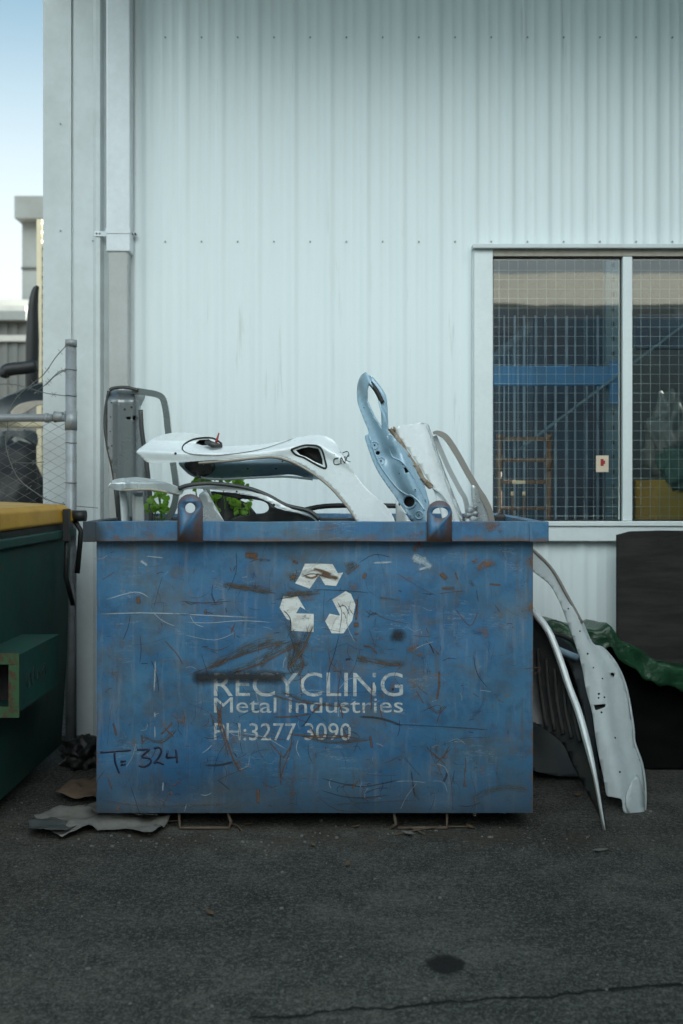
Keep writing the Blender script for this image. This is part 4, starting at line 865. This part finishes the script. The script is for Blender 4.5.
# ------------------------------------------------------------------ board and tarpaulin by the wall
t = panel('timber_board', [(617,535),(630,531.5),(660,530.5),(700,531),(745,532),(745,745),(617,745)], 5.45, M['board'], smooth_k=0, disp=lambda a, b: -.10*sst(530, 745, b), thick=.02)
tag(t, 'dark weathered timber board leaning on the wall under the window', 'board')
# a low heap, its front painted black as the shade below the tarpaulin; the green tarpaulin only lies over its top edge
hp = thing('shaded_heap', (1.9, 5.2, 0), 'heap with its front in black painted shade at the right edge below the board', 'heap')
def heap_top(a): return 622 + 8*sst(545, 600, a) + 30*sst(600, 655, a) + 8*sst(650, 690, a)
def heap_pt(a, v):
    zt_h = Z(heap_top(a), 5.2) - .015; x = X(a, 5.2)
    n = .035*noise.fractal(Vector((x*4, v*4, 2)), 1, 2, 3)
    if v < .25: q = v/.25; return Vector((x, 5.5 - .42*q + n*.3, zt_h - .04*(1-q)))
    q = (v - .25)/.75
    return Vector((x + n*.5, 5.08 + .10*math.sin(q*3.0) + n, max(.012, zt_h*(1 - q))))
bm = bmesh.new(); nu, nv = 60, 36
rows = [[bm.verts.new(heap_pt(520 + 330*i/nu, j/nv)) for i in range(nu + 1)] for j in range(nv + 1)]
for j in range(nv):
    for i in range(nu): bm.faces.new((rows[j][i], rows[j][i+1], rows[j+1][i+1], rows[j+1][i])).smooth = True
fin('painted_shade', bm, M['sheet'], hp)
bm = bmesh.new(); nu, nv = 110, 16; rows = []
for j in range(nv + 1):
    v = j/nv; row = []
    for i in range(nu + 1):
        u = i/nu; a = 536 + 320*u; x = X(a, 5.15)
        drop = (.075 + .045*noise.noise(Vector((u*7, 0, 3))) + .010*noise.noise(Vector((u*40, 0, 8)))) * sst(0, .08, u)
        zt_h = Z(heap_top(a), 5.2) + .018 + .02*math.exp(-((a - 604)/5)**2) + .018*noise.noise(Vector((u*22, 5, 1)))
        f1 = noise.fractal(Vector((u*14, v*1.6, 4)), 1, 2, 4)
        if v < .55: q = v/.55; p = Vector((x, 5.50 - .46*q, zt_h - .03*(1-q) + .022*f1*q))
        else: q = (v - .55)/.45; p = Vector((x + .01*f1, 5.04 - .02*q + .03*f1*(.4 + q), zt_h - drop*1.6*q + .022*f1*(1-q)))
        row.append(bm.verts.new(p))
    rows.append(row)
for j in range(nv):
    for i in range(nu): bm.faces.new((rows[j][i], rows[j][i+1], rows[j+1][i+1], rows[j+1][i])).smooth = True
tp = tag(fin('tarpaulin', bm, M['tarp']), 'dark green tarpaulin with a ragged crumpled edge over the heap painted black as shade', 'tarpaulin')
sm = tp.modifiers.new('thickness', 'SOLIDIFY'); sm.thickness = .003
# ------------------------------------------------------------------ green bin at the left
gx, gy0, gy1 = -1.42, 3.35, 5.22
t = thing('green_bin', (gx - .6, 4.3, 0), 'dirty green front lift bin with a yellow lid at the left edge', 'bin')
zt_ = 1.27
bm = bmesh.new()
# body tapers slightly toward the ground; hollow fork pocket stands off the side
for j, (za, zb_, xa_, xb_) in enumerate(((.10, .56, gx - .05, gx - .02), (.56, 1.19, gx - .02, gx))):
    vs = [bm.verts.new(p) for p in ((xa_, gy0 + .05, za), (xa_, gy1, za), (xb_, gy1, zb_), (xb_, gy0, zb_))]; bm.faces.new(vs)
    v2 = [bm.verts.new(p) for p in ((xa_ - 1.2, gy0 + .05, za), (xa_, gy0 + .05, za), (xb_, gy0, zb_), (xb_ - 1.3, gy0, zb_))]; bm.faces.new(v2)
    v3 = [bm.verts.new(p) for p in ((xa_ - 1.2, gy1, za), (xa_, gy1, za), (xb_, gy1, zb_), (xb_ - 1.3, gy1, zb_))]; bm.faces.new(v3)
    v4 = [bm.verts.new(p) for p in ((xa_ - 1.2, gy0, za), (xa_ - 1.2, gy1, za), (xb_ - 1.3, gy1, zb_), (xb_ - 1.3, gy0, zb_))]; bm.faces.new(v4)
bm.faces.new([bm.verts.new(p) for p in ((gx - .05, gy0 + .05, .101), (gx - .05, gy1, .101), (gx - 1.3, gy1, .101), (gx - 1.3, gy0 + .05, .101))])
bmesh.ops.remove_doubles(bm, verts=bm.verts, dist=.0005)
fin('bin_body', bm, M['green'], t)
bm = bmesh.new(); box(bm, gx - 1.32, gx + .025, gy0 - .02, gy1 + .02, 1.19, 1.235); fin('bin_rim', bm, M['green'], t, bevel=.008)
bm = bmesh.new(); box(bm, gx - 1.30, gx + .012, gy0 - .01, gy1 + .01, 1.237, 1.262); fin('lid_seal', bm, M['black'], t)
bm = bmesh.new()
nl = 14
prev = None
for i in range(nl + 1):
    y = gy0 - .01 + (gy1 - gy0 + .0)*i/nl; s = sst(0, .06, i/nl)*sst(0, .05, 1 - i/nl)
    zr = 1.335 + .025*s
    ring = [bm.verts.new(p) for p in ((gx - 1.3, y, 1.264), (gx + .02, y, 1.264), (gx + .03, y, 1.275), (gx + .024, y, zr - .02), (gx + .0, y, zr), (gx - .3, y, zr + .015), (gx - 1.3, y, zr + .02))]
    if prev:
        for k in range(7): bm.faces.new((prev[k], prev[(k+1) % 7], ring[(k+1) % 7], ring[k]))
    else: bm.faces.new(ring)
    prev = ring
bm.faces.new(prev); fin('bin_lid', bm, M['yellow'], t, bevel=.006)
bm = bmesh.new(); yv = 4.98; box(bm, gx + .032, gx + .06, yv - .02, yv + .02, 1.18, 1.34); tube(bm, [(gx + .05, yv, 1.31), (gx + .03, yv + .04, 1.0), (gx + .05, yv + .10, .85)], .012, 6); tube(bm, [(gx + .02, 5.18, 1.30), (gx + .09, 5.18, 1.30)], .03, 10); tube(bm, [(gx + .0, 5.2, 1.32), (gx + .06, 5.2, 1.22), (gx + .04, 5.2, 1.0)], .014, 6); fin('lid_hinge', bm, M['black'], t)
bm = bmesh.new(); box(bm, gx + .034, gx + .055, 3.93, 3.985, 1.2, 1.345); fin('lid_catch', bm, M['green'], t, bevel=.006)
# fork pocket: four walled open tube
sx = -1.265; p0, p1 = 3.88, 4.46; pz0, pz1 = .565, .79; bm = bmesh.new(); th = .012
box(bm, gx - .02, sx, p0, p1, pz1 - th, pz1); box(bm, gx - .02, sx, p0, p1, pz0, pz0 + th); box(bm, sx - th, sx - .0005, p0, p1, pz0 + th, pz1 - th); fp = fin('fork_pocket', bm, M['green'], t)
bm = bmesh.new(); e = .016
box(bm, gx - .02, sx + .012, p0 - .014, p0 - .001, pz1 - .03, pz1 + .012); box(bm, gx - .02, sx + .012, p0 - .014, p0 - .001, pz0 - .012, pz0 + .03); box(bm, sx - .028, sx + .012, p0 - .014, p0 - .001, pz0 + .031, pz1 - .031); fin('pocket_lip', bm, M['greenedge'], fp)
bm = bmesh.new(); box(bm, gx - .012, sx - th - .001, p0 + .2, p0 + .21, pz0 + th, pz1 - th); fin('pocket_back', bm, M['cavity'], fp)
bm = bmesh.new()
rn = random.Random(9)
sp = [(0,.70),(-.005,.66),(.02,.64),(.03,.70),(.04,.66),(.055,.64),(.065,.71),(.08,.66),(.10,.65),(.11,.69),(.12,.66),(.15,.67),(.17,.70),(.18,.65)]
tube(bm, cr([Vector((sx + .0012, 4.0 + a*1.4, b)) for a, b in sp], 4), .0018, 4)
fin('scrawl', bm, M['black'], t)
for y in (gy0 + .2, gy1 - .2):
    bm = bmesh.new(); tube(bm, [(gx - .42, y, .055), (gx - .37, y, .055)], .055, 14); box(bm, gx - .44, gx - .43, y - .04, y + .04, .06, .11); box(bm, gx - .36, gx - .35, y - .04, y + .04, .06, .11); fin('castor', bm, M['black'], t)
# ------------------------------------------------------------------ chain link fence
YC = 5.3
t = thing('chain_link_fence', (X(71, YC), YC, 0), 'chain link fence with a galvanised end post and barbed wire strands', 'fence')
pxx = X(71, YC)
bm = bmesh.new(); tube(bm, [(pxx, YC, 0), (pxx, YC, Z(345, YC))], .029, 16); tube(bm, [(pxx, YC, Z(346, YC)), (pxx, YC, Z(340, YC))], .031, 16); fin('fence_post', bm, M['galv'], t)
bm = bmesh.new(); tube(bm, [(-5.5, YC - .01, Z(418, YC)), (X(66, YC), YC - .01, Z(418, YC))], .021, 12); tube(bm, [(X(46, YC), YC - .01, Z(418, YC)), (X(49, YC), YC - .01, Z(418, YC))], .026, 12); tube(bm, [(X(55, YC), YC - .01, Z(417, YC)), (X(59, YC), YC - .01, Z(417, YC)), (X(64, YC), YC - .01, Z(417, YC))], [.032, .028, .026], 12); tube(bm, [(pxx, YC, Z(430, YC)), (pxx, YC, Z(411, YC))], .0325, 16); fin('top_rail', bm, M['galv'], t)
bm = bmesh.new()
zt0 = Z(422, YC); wq, hq = .091, .1045; n0 = int((pxx + 5.4)/wq)
zr_ = [zt0 - hq*.5*k for k in range(int(zt0/(hq*.5)))]
for c in range(n0):
    xm = pxx - .02 - wq*.5 - wq*c
    for sg in (-1, 1):
        pts = [(xm + sg*wq*.5*(1 if k % 2 else -1), YC + .004*sg*(1 if k % 2 else -1), z) for k, z in enumerate(zr_)]
        tube(bm, pts, .0018, 4, cap=False)
fin('wire_mesh', bm, M['wire'], t)
for z in (Z(346.5, YC), Z(370, YC), Z(396, YC), Z(425, YC), Z(443, YC), Z(483, YC)):
    bm = bmesh.new(); pts = [(pxx + .0305*math.cos(a*.5), YC + .0305*math.sin(a*.5), z + .002*math.sin(a)) for a in range(14)]; tube(bm, pts, .0022, 5); fin('tie_wire', bm, M['wire'], t)
def barb(pts, Yw):
    bm = bmesh.new(); q = cr([P(a, b, Yw + .1*i/len(pts)) for i, (a, b) in enumerate(pts)], 8); tube(bm, q, .0024, 5)
    for i in range(5, len(q) - 1, 9):
        p = q[i]
        for d in (Vector((.012, .004, .012)), Vector((-.01, -.005, .013))): tube(bm, [p - d, p + d], .0015, 4)
    fin('barbed_wire', bm, M['wire'], t)
barb([(66,346),(56,357),(44,374),(32,384),(18,396),(10,410),(7,430),(6,445),(10,461),(19,479),(35,492),(48,500),(68,505),(98,508)], YC - .05)
barb([(66,370),(55,376),(46,385)], YC - .03); barb([(66,396),(45,393),(25,387),(8,384),(-20,386)], YC - .04); barb([(44,462),(28,463),(11,462)], YC - .04); barb([(66,372),(60,371),(46,384),(36,392)], YC + .05)

# ------------------------------------------------------------------ beyond the fence
t = thing('factory_building', P(10, 600, 20), 'grey shed with a pale roof edge and a block tower far left', 'building')
YQ = 20
zq = lambda p: Z(p, YQ)
bm = bmesh.new(); box(bm, X(22, 21), X(60, 21), 21, 24, 0, Z(222, 21)); box(bm, X(21.4, 21), X(60, 21), 20.97, 20.999, Z(269.5, 21), Z(267.5, 21), 1); tw = fin('tower', bm, [M['towerg'], M['greydark']], t)
bm = bmesh.new(); box(bm, X(19, 21), X(62, 21), 20.7, 24.2, Z(222, 21) + .002, Z(200, 21)); fin('tower_cap', bm, M['towerg'], tw)
bm = bmesh.new()
k = -14.0
while k < X(48, YQ): box(bm, k, k + .10, YQ - .03, YQ - .001, 0, zq(323)); k += .2
box(bm, -14, X(48, YQ), YQ, YQ + .8, 0, zq(322)); fin('wall', bm, M['shedwall'], t)
bm = bmesh.new(); box(bm, -14, X(48, YQ), YQ - .12, YQ - .031, zq(342), zq(336)); fin('wall_band', bm, M['shedroof'], t)
bm = bmesh.new(); box(bm, -14, X(30, YQ), YQ - .25, YQ + .2, zq(322) + .002, zq(313)); fin('gutter', bm, M['towerg'], t)
bm = bmesh.new(); box(bm, -14, X(26, YQ), YQ - .05, YQ + .9, zq(313) + .002, zq(306)); box(bm, -14, X(21, YQ), YQ + .9, YQ + 3, zq(306), zq(301), 1); box(bm, -14, X(22, YQ), YQ + .7, YQ + 4, zq(301) + .002, zq(293)); fin('roof', bm, [M['shedroof'], M['greydark']], t)
YX = 9.5
bm = bmesh.new(); box(bm, X(36.5, YX), X(41.5, YX) , YX, YX + .10, 0, Z(219, YX))
z = .5
while z < Z(225, YX): box(bm, X(41.5, YX) + .0005, X(42.6, YX), YX + .01, YX + .05, z, z + .045); z += .09
tag(fin('steel_column', bm, M['cream']), 'slender cream steel column with a notched edge beside the warehouse corner', 'column')
# scrap behind the fence
YZ = 8.6
bm = bmesh.new(); pts = [P(a, b, YZ) for a, b in [(32,395),(32,375),(32.5,340),(33,310),(35,292),(38,286)]]; tube(bm, cr(pts, 4), [.055*q for q in ([1.0]*9 + [.95, .9, .85, .8, .75, .7, .62, .55, .5, .4, .3, .2, .15])][:21], 8, 1.2)
tag(fin('machine_arm', bm, M['black'], None, True), 'black upright machine arm tapering to a point behind the fence', 'machine part')
bm = bmesh.new(); tube(bm, cr([P(a, b, YZ - .3) for a, b in [(3,378),(6,371),(14,369),(24,368),(37,366)]], 4), [.02, .04, .05, .05, .052, .055, .055, .055, .055, .055, .055, .055, .055, .055, .055, .055, .05][:17], 8)
tag(fin('seat_bolster', bm, M['black'], None, True), 'black rounded padded bolster lying on the scrap behind the fence', 'scrap')
t = thing('car_bumper', P(20, 560, 8.0), 'dusty dark blue car bumper with a tan underside on the scrap heap', 'car bumper')
panel('bumper_skin', [(-40,408),(-10,402),(10,395),(28,388),(44,384),(46,402),(30,403),(15,408),(4,416),(-20,424),(-40,426)], 8.0, M['dkcar'], t, disp=lambda a, b: .1*math.sin((b-380)*.06), thick=.02)
panel('bumper_underside', [(10,414),(18,405),(32,401),(46,401),(44,404),(36,406),(22,414)], 7.93, M['tan'], t, thick=.02)
t = panel('steel_beam', [(-60,421),(46,422),(46,428),(20,427),(-60,426)], 8.2, M['cream'], smooth_k=0, thick=.12); tag(t, 'cream steel beam lying across the scrap heap behind the fence rail', 'beam')
lump('scrap_heap', -3.15, 8.9, .80, .75, .5, 1.0, M['black'], 'dark heap of scrap behind the chain link fence', 'scrap heap', 3, .35, 3)
t = panel('car_body_pressing', [(2,432),(20,431),(36,432),(37,446),(28,440),(12,437),(4,450)], 7.9, M['dkcar'], thick=.02, disp=lambda a, b: .05*math.sin(a*.2)); tag(t, 'small grey blue car panel under the cream beam in the scrap', 'car panel')

# ------------------------------------------------------------------ litter on the ground
def crumple(name, outline, z0, mat, label, cat, amp=.012, seed=0, parent=None, group=None):
    vs = [Vector((a, b, 0)) for a, b in outline]; bm = bmesh.new(); bv = [bm.verts.new(v) for v in vs]
    for tr_ in tessellate_polygon([vs]): bm.faces.new([bv[i] for i in tr_])
    xs_ = [v.x for v in vs]; ys_ = [v.y for v in vs]
    for ax, lo, hi in ((0, min(xs_), max(xs_)), (1, min(ys_), max(ys_))):
        n = max(2, int((hi-lo)/.02)) if hi - lo > .1 else 4
        for i in range(1, n):
            co = Vector((0,0,0)); co[ax] = lo + (hi-lo)*i/n; no = Vector((0,0,0)); no[ax] = 1
            bmesh.ops.bisect_plane(bm, geom=bm.verts[:]+bm.edges[:]+bm.faces[:], plane_co=co, plane_no=no, dist=1e-5)
    for v in bm.verts:
        v.co.z = z0 + amp*(.5 + .6*noise.fractal(Vector((v.co.x*9 + seed, v.co.y*9, seed)), 1, 2, 3)); v.co.z = max(.003, v.co.z)
    for f in bm.faces: f.smooth = True
    o = fin(name, bm, mat, parent); s = o.modifiers.new('thickness', 'SOLIDIFY'); s.thickness = .002
    return tag(o, label, cat, group) if label else o
def G(px, py):
    Y = CAM_H*FP/(py - HOR); return ((px - CX)*Y/FP, Y)
crumple('flattened_carton', [G(*p) for p in [(34,824),(60,816),(110,812),(168,819),(172,826),(160,836),(152,842),(140,839),(118,834),(88,836),(62,843),(50,838)]], 0.012, M['carton'], 'flattened grey cardboard carton on the ground against the blue bin', 'cardboard', .05, 1)
crumple('paper_sheet', [G(*p) for p in [(84,822),(112,817),(150,822),(158,831),(128,832),(100,830)]], .05, M['paper'], 'loose grey paper sheet lying on the flattened carton', 'paper', .05, 3)
crumple('plastic_bag', [G(*p) for p in [(28,832),(50,828),(80,834),(66,843),(46,842),(30,838)]], .030, M['sackg'], 'thin dirty plastic bag half under the flattened carton', 'plastic bag', .03, 4)
crumple('carton_scrap', [G(*p) for p in [(75,790),(98,786),(130,792),(120,806),(80,806),(55,803)]], .02, M['card'], 'brown cardboard scrap lying between the green and blue bins', 'cardboard', .05, 6)
lump('rubbish_bag', X(84, 5.2), 5.2, .05, .10, .12, .09, M['black'], 'black crumpled rubbish bag between the two bins at the wall', 'rubbish bag', 8, .5, 3)
rn = random.Random(12)
names = [((348,866), .022, 'curled brown leaf on the asphalt straight below the hand written phone number'), ((313,847), .018, 'dry leaf nearest the bin under its lettering'), ((210,915), .026, 'single reddish leaf on the open asphalt at left'), ((248,826), .02, 'leaf beside the left skid bracket'), ((600,853), .03, 'pale leaf on the asphalt below the leaning door'), ((578,796), .035, 'tan leaf beneath the leaning panels'), ((356,829), .02, 'dark leaf at the foot of the bin between the skid brackets'), ((408,836), .03, 'long pale leaf at the right skid bracket'), ((470,829), .025, 'leaf to the right of the right skid bracket')]
for (a, b), s, lab in names:
    x, y = G(a, b); an = rn.uniform(0, 3.1)
    base_ = [(-1, 0), (-.5, .38), (.1, .45), (.6, .25), (1.1, 0), (.5, -.3), (-.2, -.42), (-.7, -.25)]
    crumple('fallen_leaf', [(x + s*(u*math.cos(an) - v*math.sin(an)), y + s*(u*math.sin(an) + v*math.cos(an))) for u, v in base_], .006, M['leafdry'] if a not in (600, 408) else M['stone'], lab, 'leaf', .014, a, None, 'leaves fallen on the asphalt')
bm = bmesh.new()
for i in range(260):
    if rn.random() < .6: x, y = rn.uniform(-1.5, 1.6), 4.15 + abs(rn.gauss(0, .25)) - .18
    else: x, y = rn.uniform(-1.6, 1.7), rn.uniform(2.5, 4.6)
    s = rn.uniform(.0015, .005) if rn.random() < .9 else rn.uniform(.005, .009)
    mt = Matrix.Translation((x, y, s*.4)) @ Matrix.Rotation(rn.uniform(0, 3), 4, 'Z') @ Matrix.Diagonal((s*rn.uniform(.8, 1.6), s, s*.7, 1))
    bmesh.ops.create_icosphere(bm, subdivisions=1, radius=1, matrix=mt)
for f in bm.faces: f.material_index = 0
tag(fin('grit', bm, M['stone']), 'fine pale grit scattered over the asphalt', 'grit', kind='stuff')
bm = bmesh.new()
for a, b, c_, d_ in ((395,836,470,828),(400,829,425,836),(228,826,242,832),(150,830,182,822)):
    x0, y0 = G(a, b); x1, y1 = G(c_, d_); tube(bm, cr([Vector((x0, y0, .006)), Vector(((x0+x1)/2, (y0+y1)/2 + .02, .012)), Vector((x1, y1, .006))], 4), .004, 5)
tag(fin('twig', bm, M['bark'], None, True), 'thin dry twigs along the foot of the blue bin', 'twigs', kind='stuff')

# ------------------------------------------------------------------ the yard behind the camera (a building for the window reflection, and unseen boxes added to block light)
ob = thing('opposite_building', (0, -16, 0), 'long building across the yard with a cream fascia over a shaded loading bay', 'building')
boxo('fascia', (-26, 26, -15.3, -15.0, 6.28, 7.1), M['fascia'], ob, 0); boxo('bay_roof', (-26, 26, -24, -15.301, 6.95, 7.1), M['shedroof'], ob, 0); boxo('bay_wall', (-26, 26, -24.2, -24, 0, 7.1), M['inner'], ob, 0)
for x in (-18, -9, 0, 9, 18): boxo('bay_post', (x - .12, x + .12, -15.6, -15.36, 0, 6.94), M['galv'], ob, 0)

def blocker(name, x0, x1, y0, y1, h, mat, label):  # unseen corrugated box, added to block light from the side
    t = thing(name, ((x0+x1)/2, (y0+y1)/2, 0), label, 'blocker')
    bm = bmesh.new(); box(bm, x0 + .05, x1 - .05, y0 + .05, y1 - .05, .12, h - .05)
    n = int((y1 - y0 - .4)/.28)
    for k in range(n):
        y = y0 + .2 + k*.28
        for xx in (x0 + .015, x1 - .051): box(bm, xx, xx + .036, y, y + .14, .2, h - .12)
    fin('wall', bm, mat, t)
    bm = bmesh.new()
    for xx in (x0, x1 - .1):
        for yy in (y0, y1 - .1): box(bm, xx, xx + .1, yy, yy + .1, 0, h)
    for zz_ in (.02, h - .11):
        for xx in (x0, x1 - .1): box(bm, xx + .003, xx + .097, y0 + .101, y1 - .101, zz_, zz_ + .1)
        for yy in (y0, y1 - .1): box(bm, x0 + .101, x1 - .101, yy + .003, yy + .097, zz_, zz_ + .1)
    fin('corner_frame', bm, mat, t, bevel=.006); return t
blocker('light_blocker', 2.95, 5.4, 3.0, 5.3, 2.5, M['blockgreen'], 'added unseen dark green container standing right of the heap out of frame')
stk = blocker('light_blocker', 2.95, 5.4, 3.0, 5.3, 2.5, M['teal'], 'added unseen teal container stacked on the green one at right')
stk.location.z = 2.5
blocker('light_blocker', -4.15, -1.72, -3.4, 2.7, 2.6, M['blockgreen'], 'added unseen dark green container beside the camera on the left of the aisle')
stk = blocker('light_blocker', -4.15, -1.72, -3.4, 2.7, 2.6, M['teal'], 'added unseen teal container stacked on the green one at the left of the aisle')
stk.location.z = 2.6
blocker('light_blocker', 1.68, 4.1, -3.4, 2.4, 2.95, M['teal'], 'added unseen teal container beside the camera on the right of the aisle')
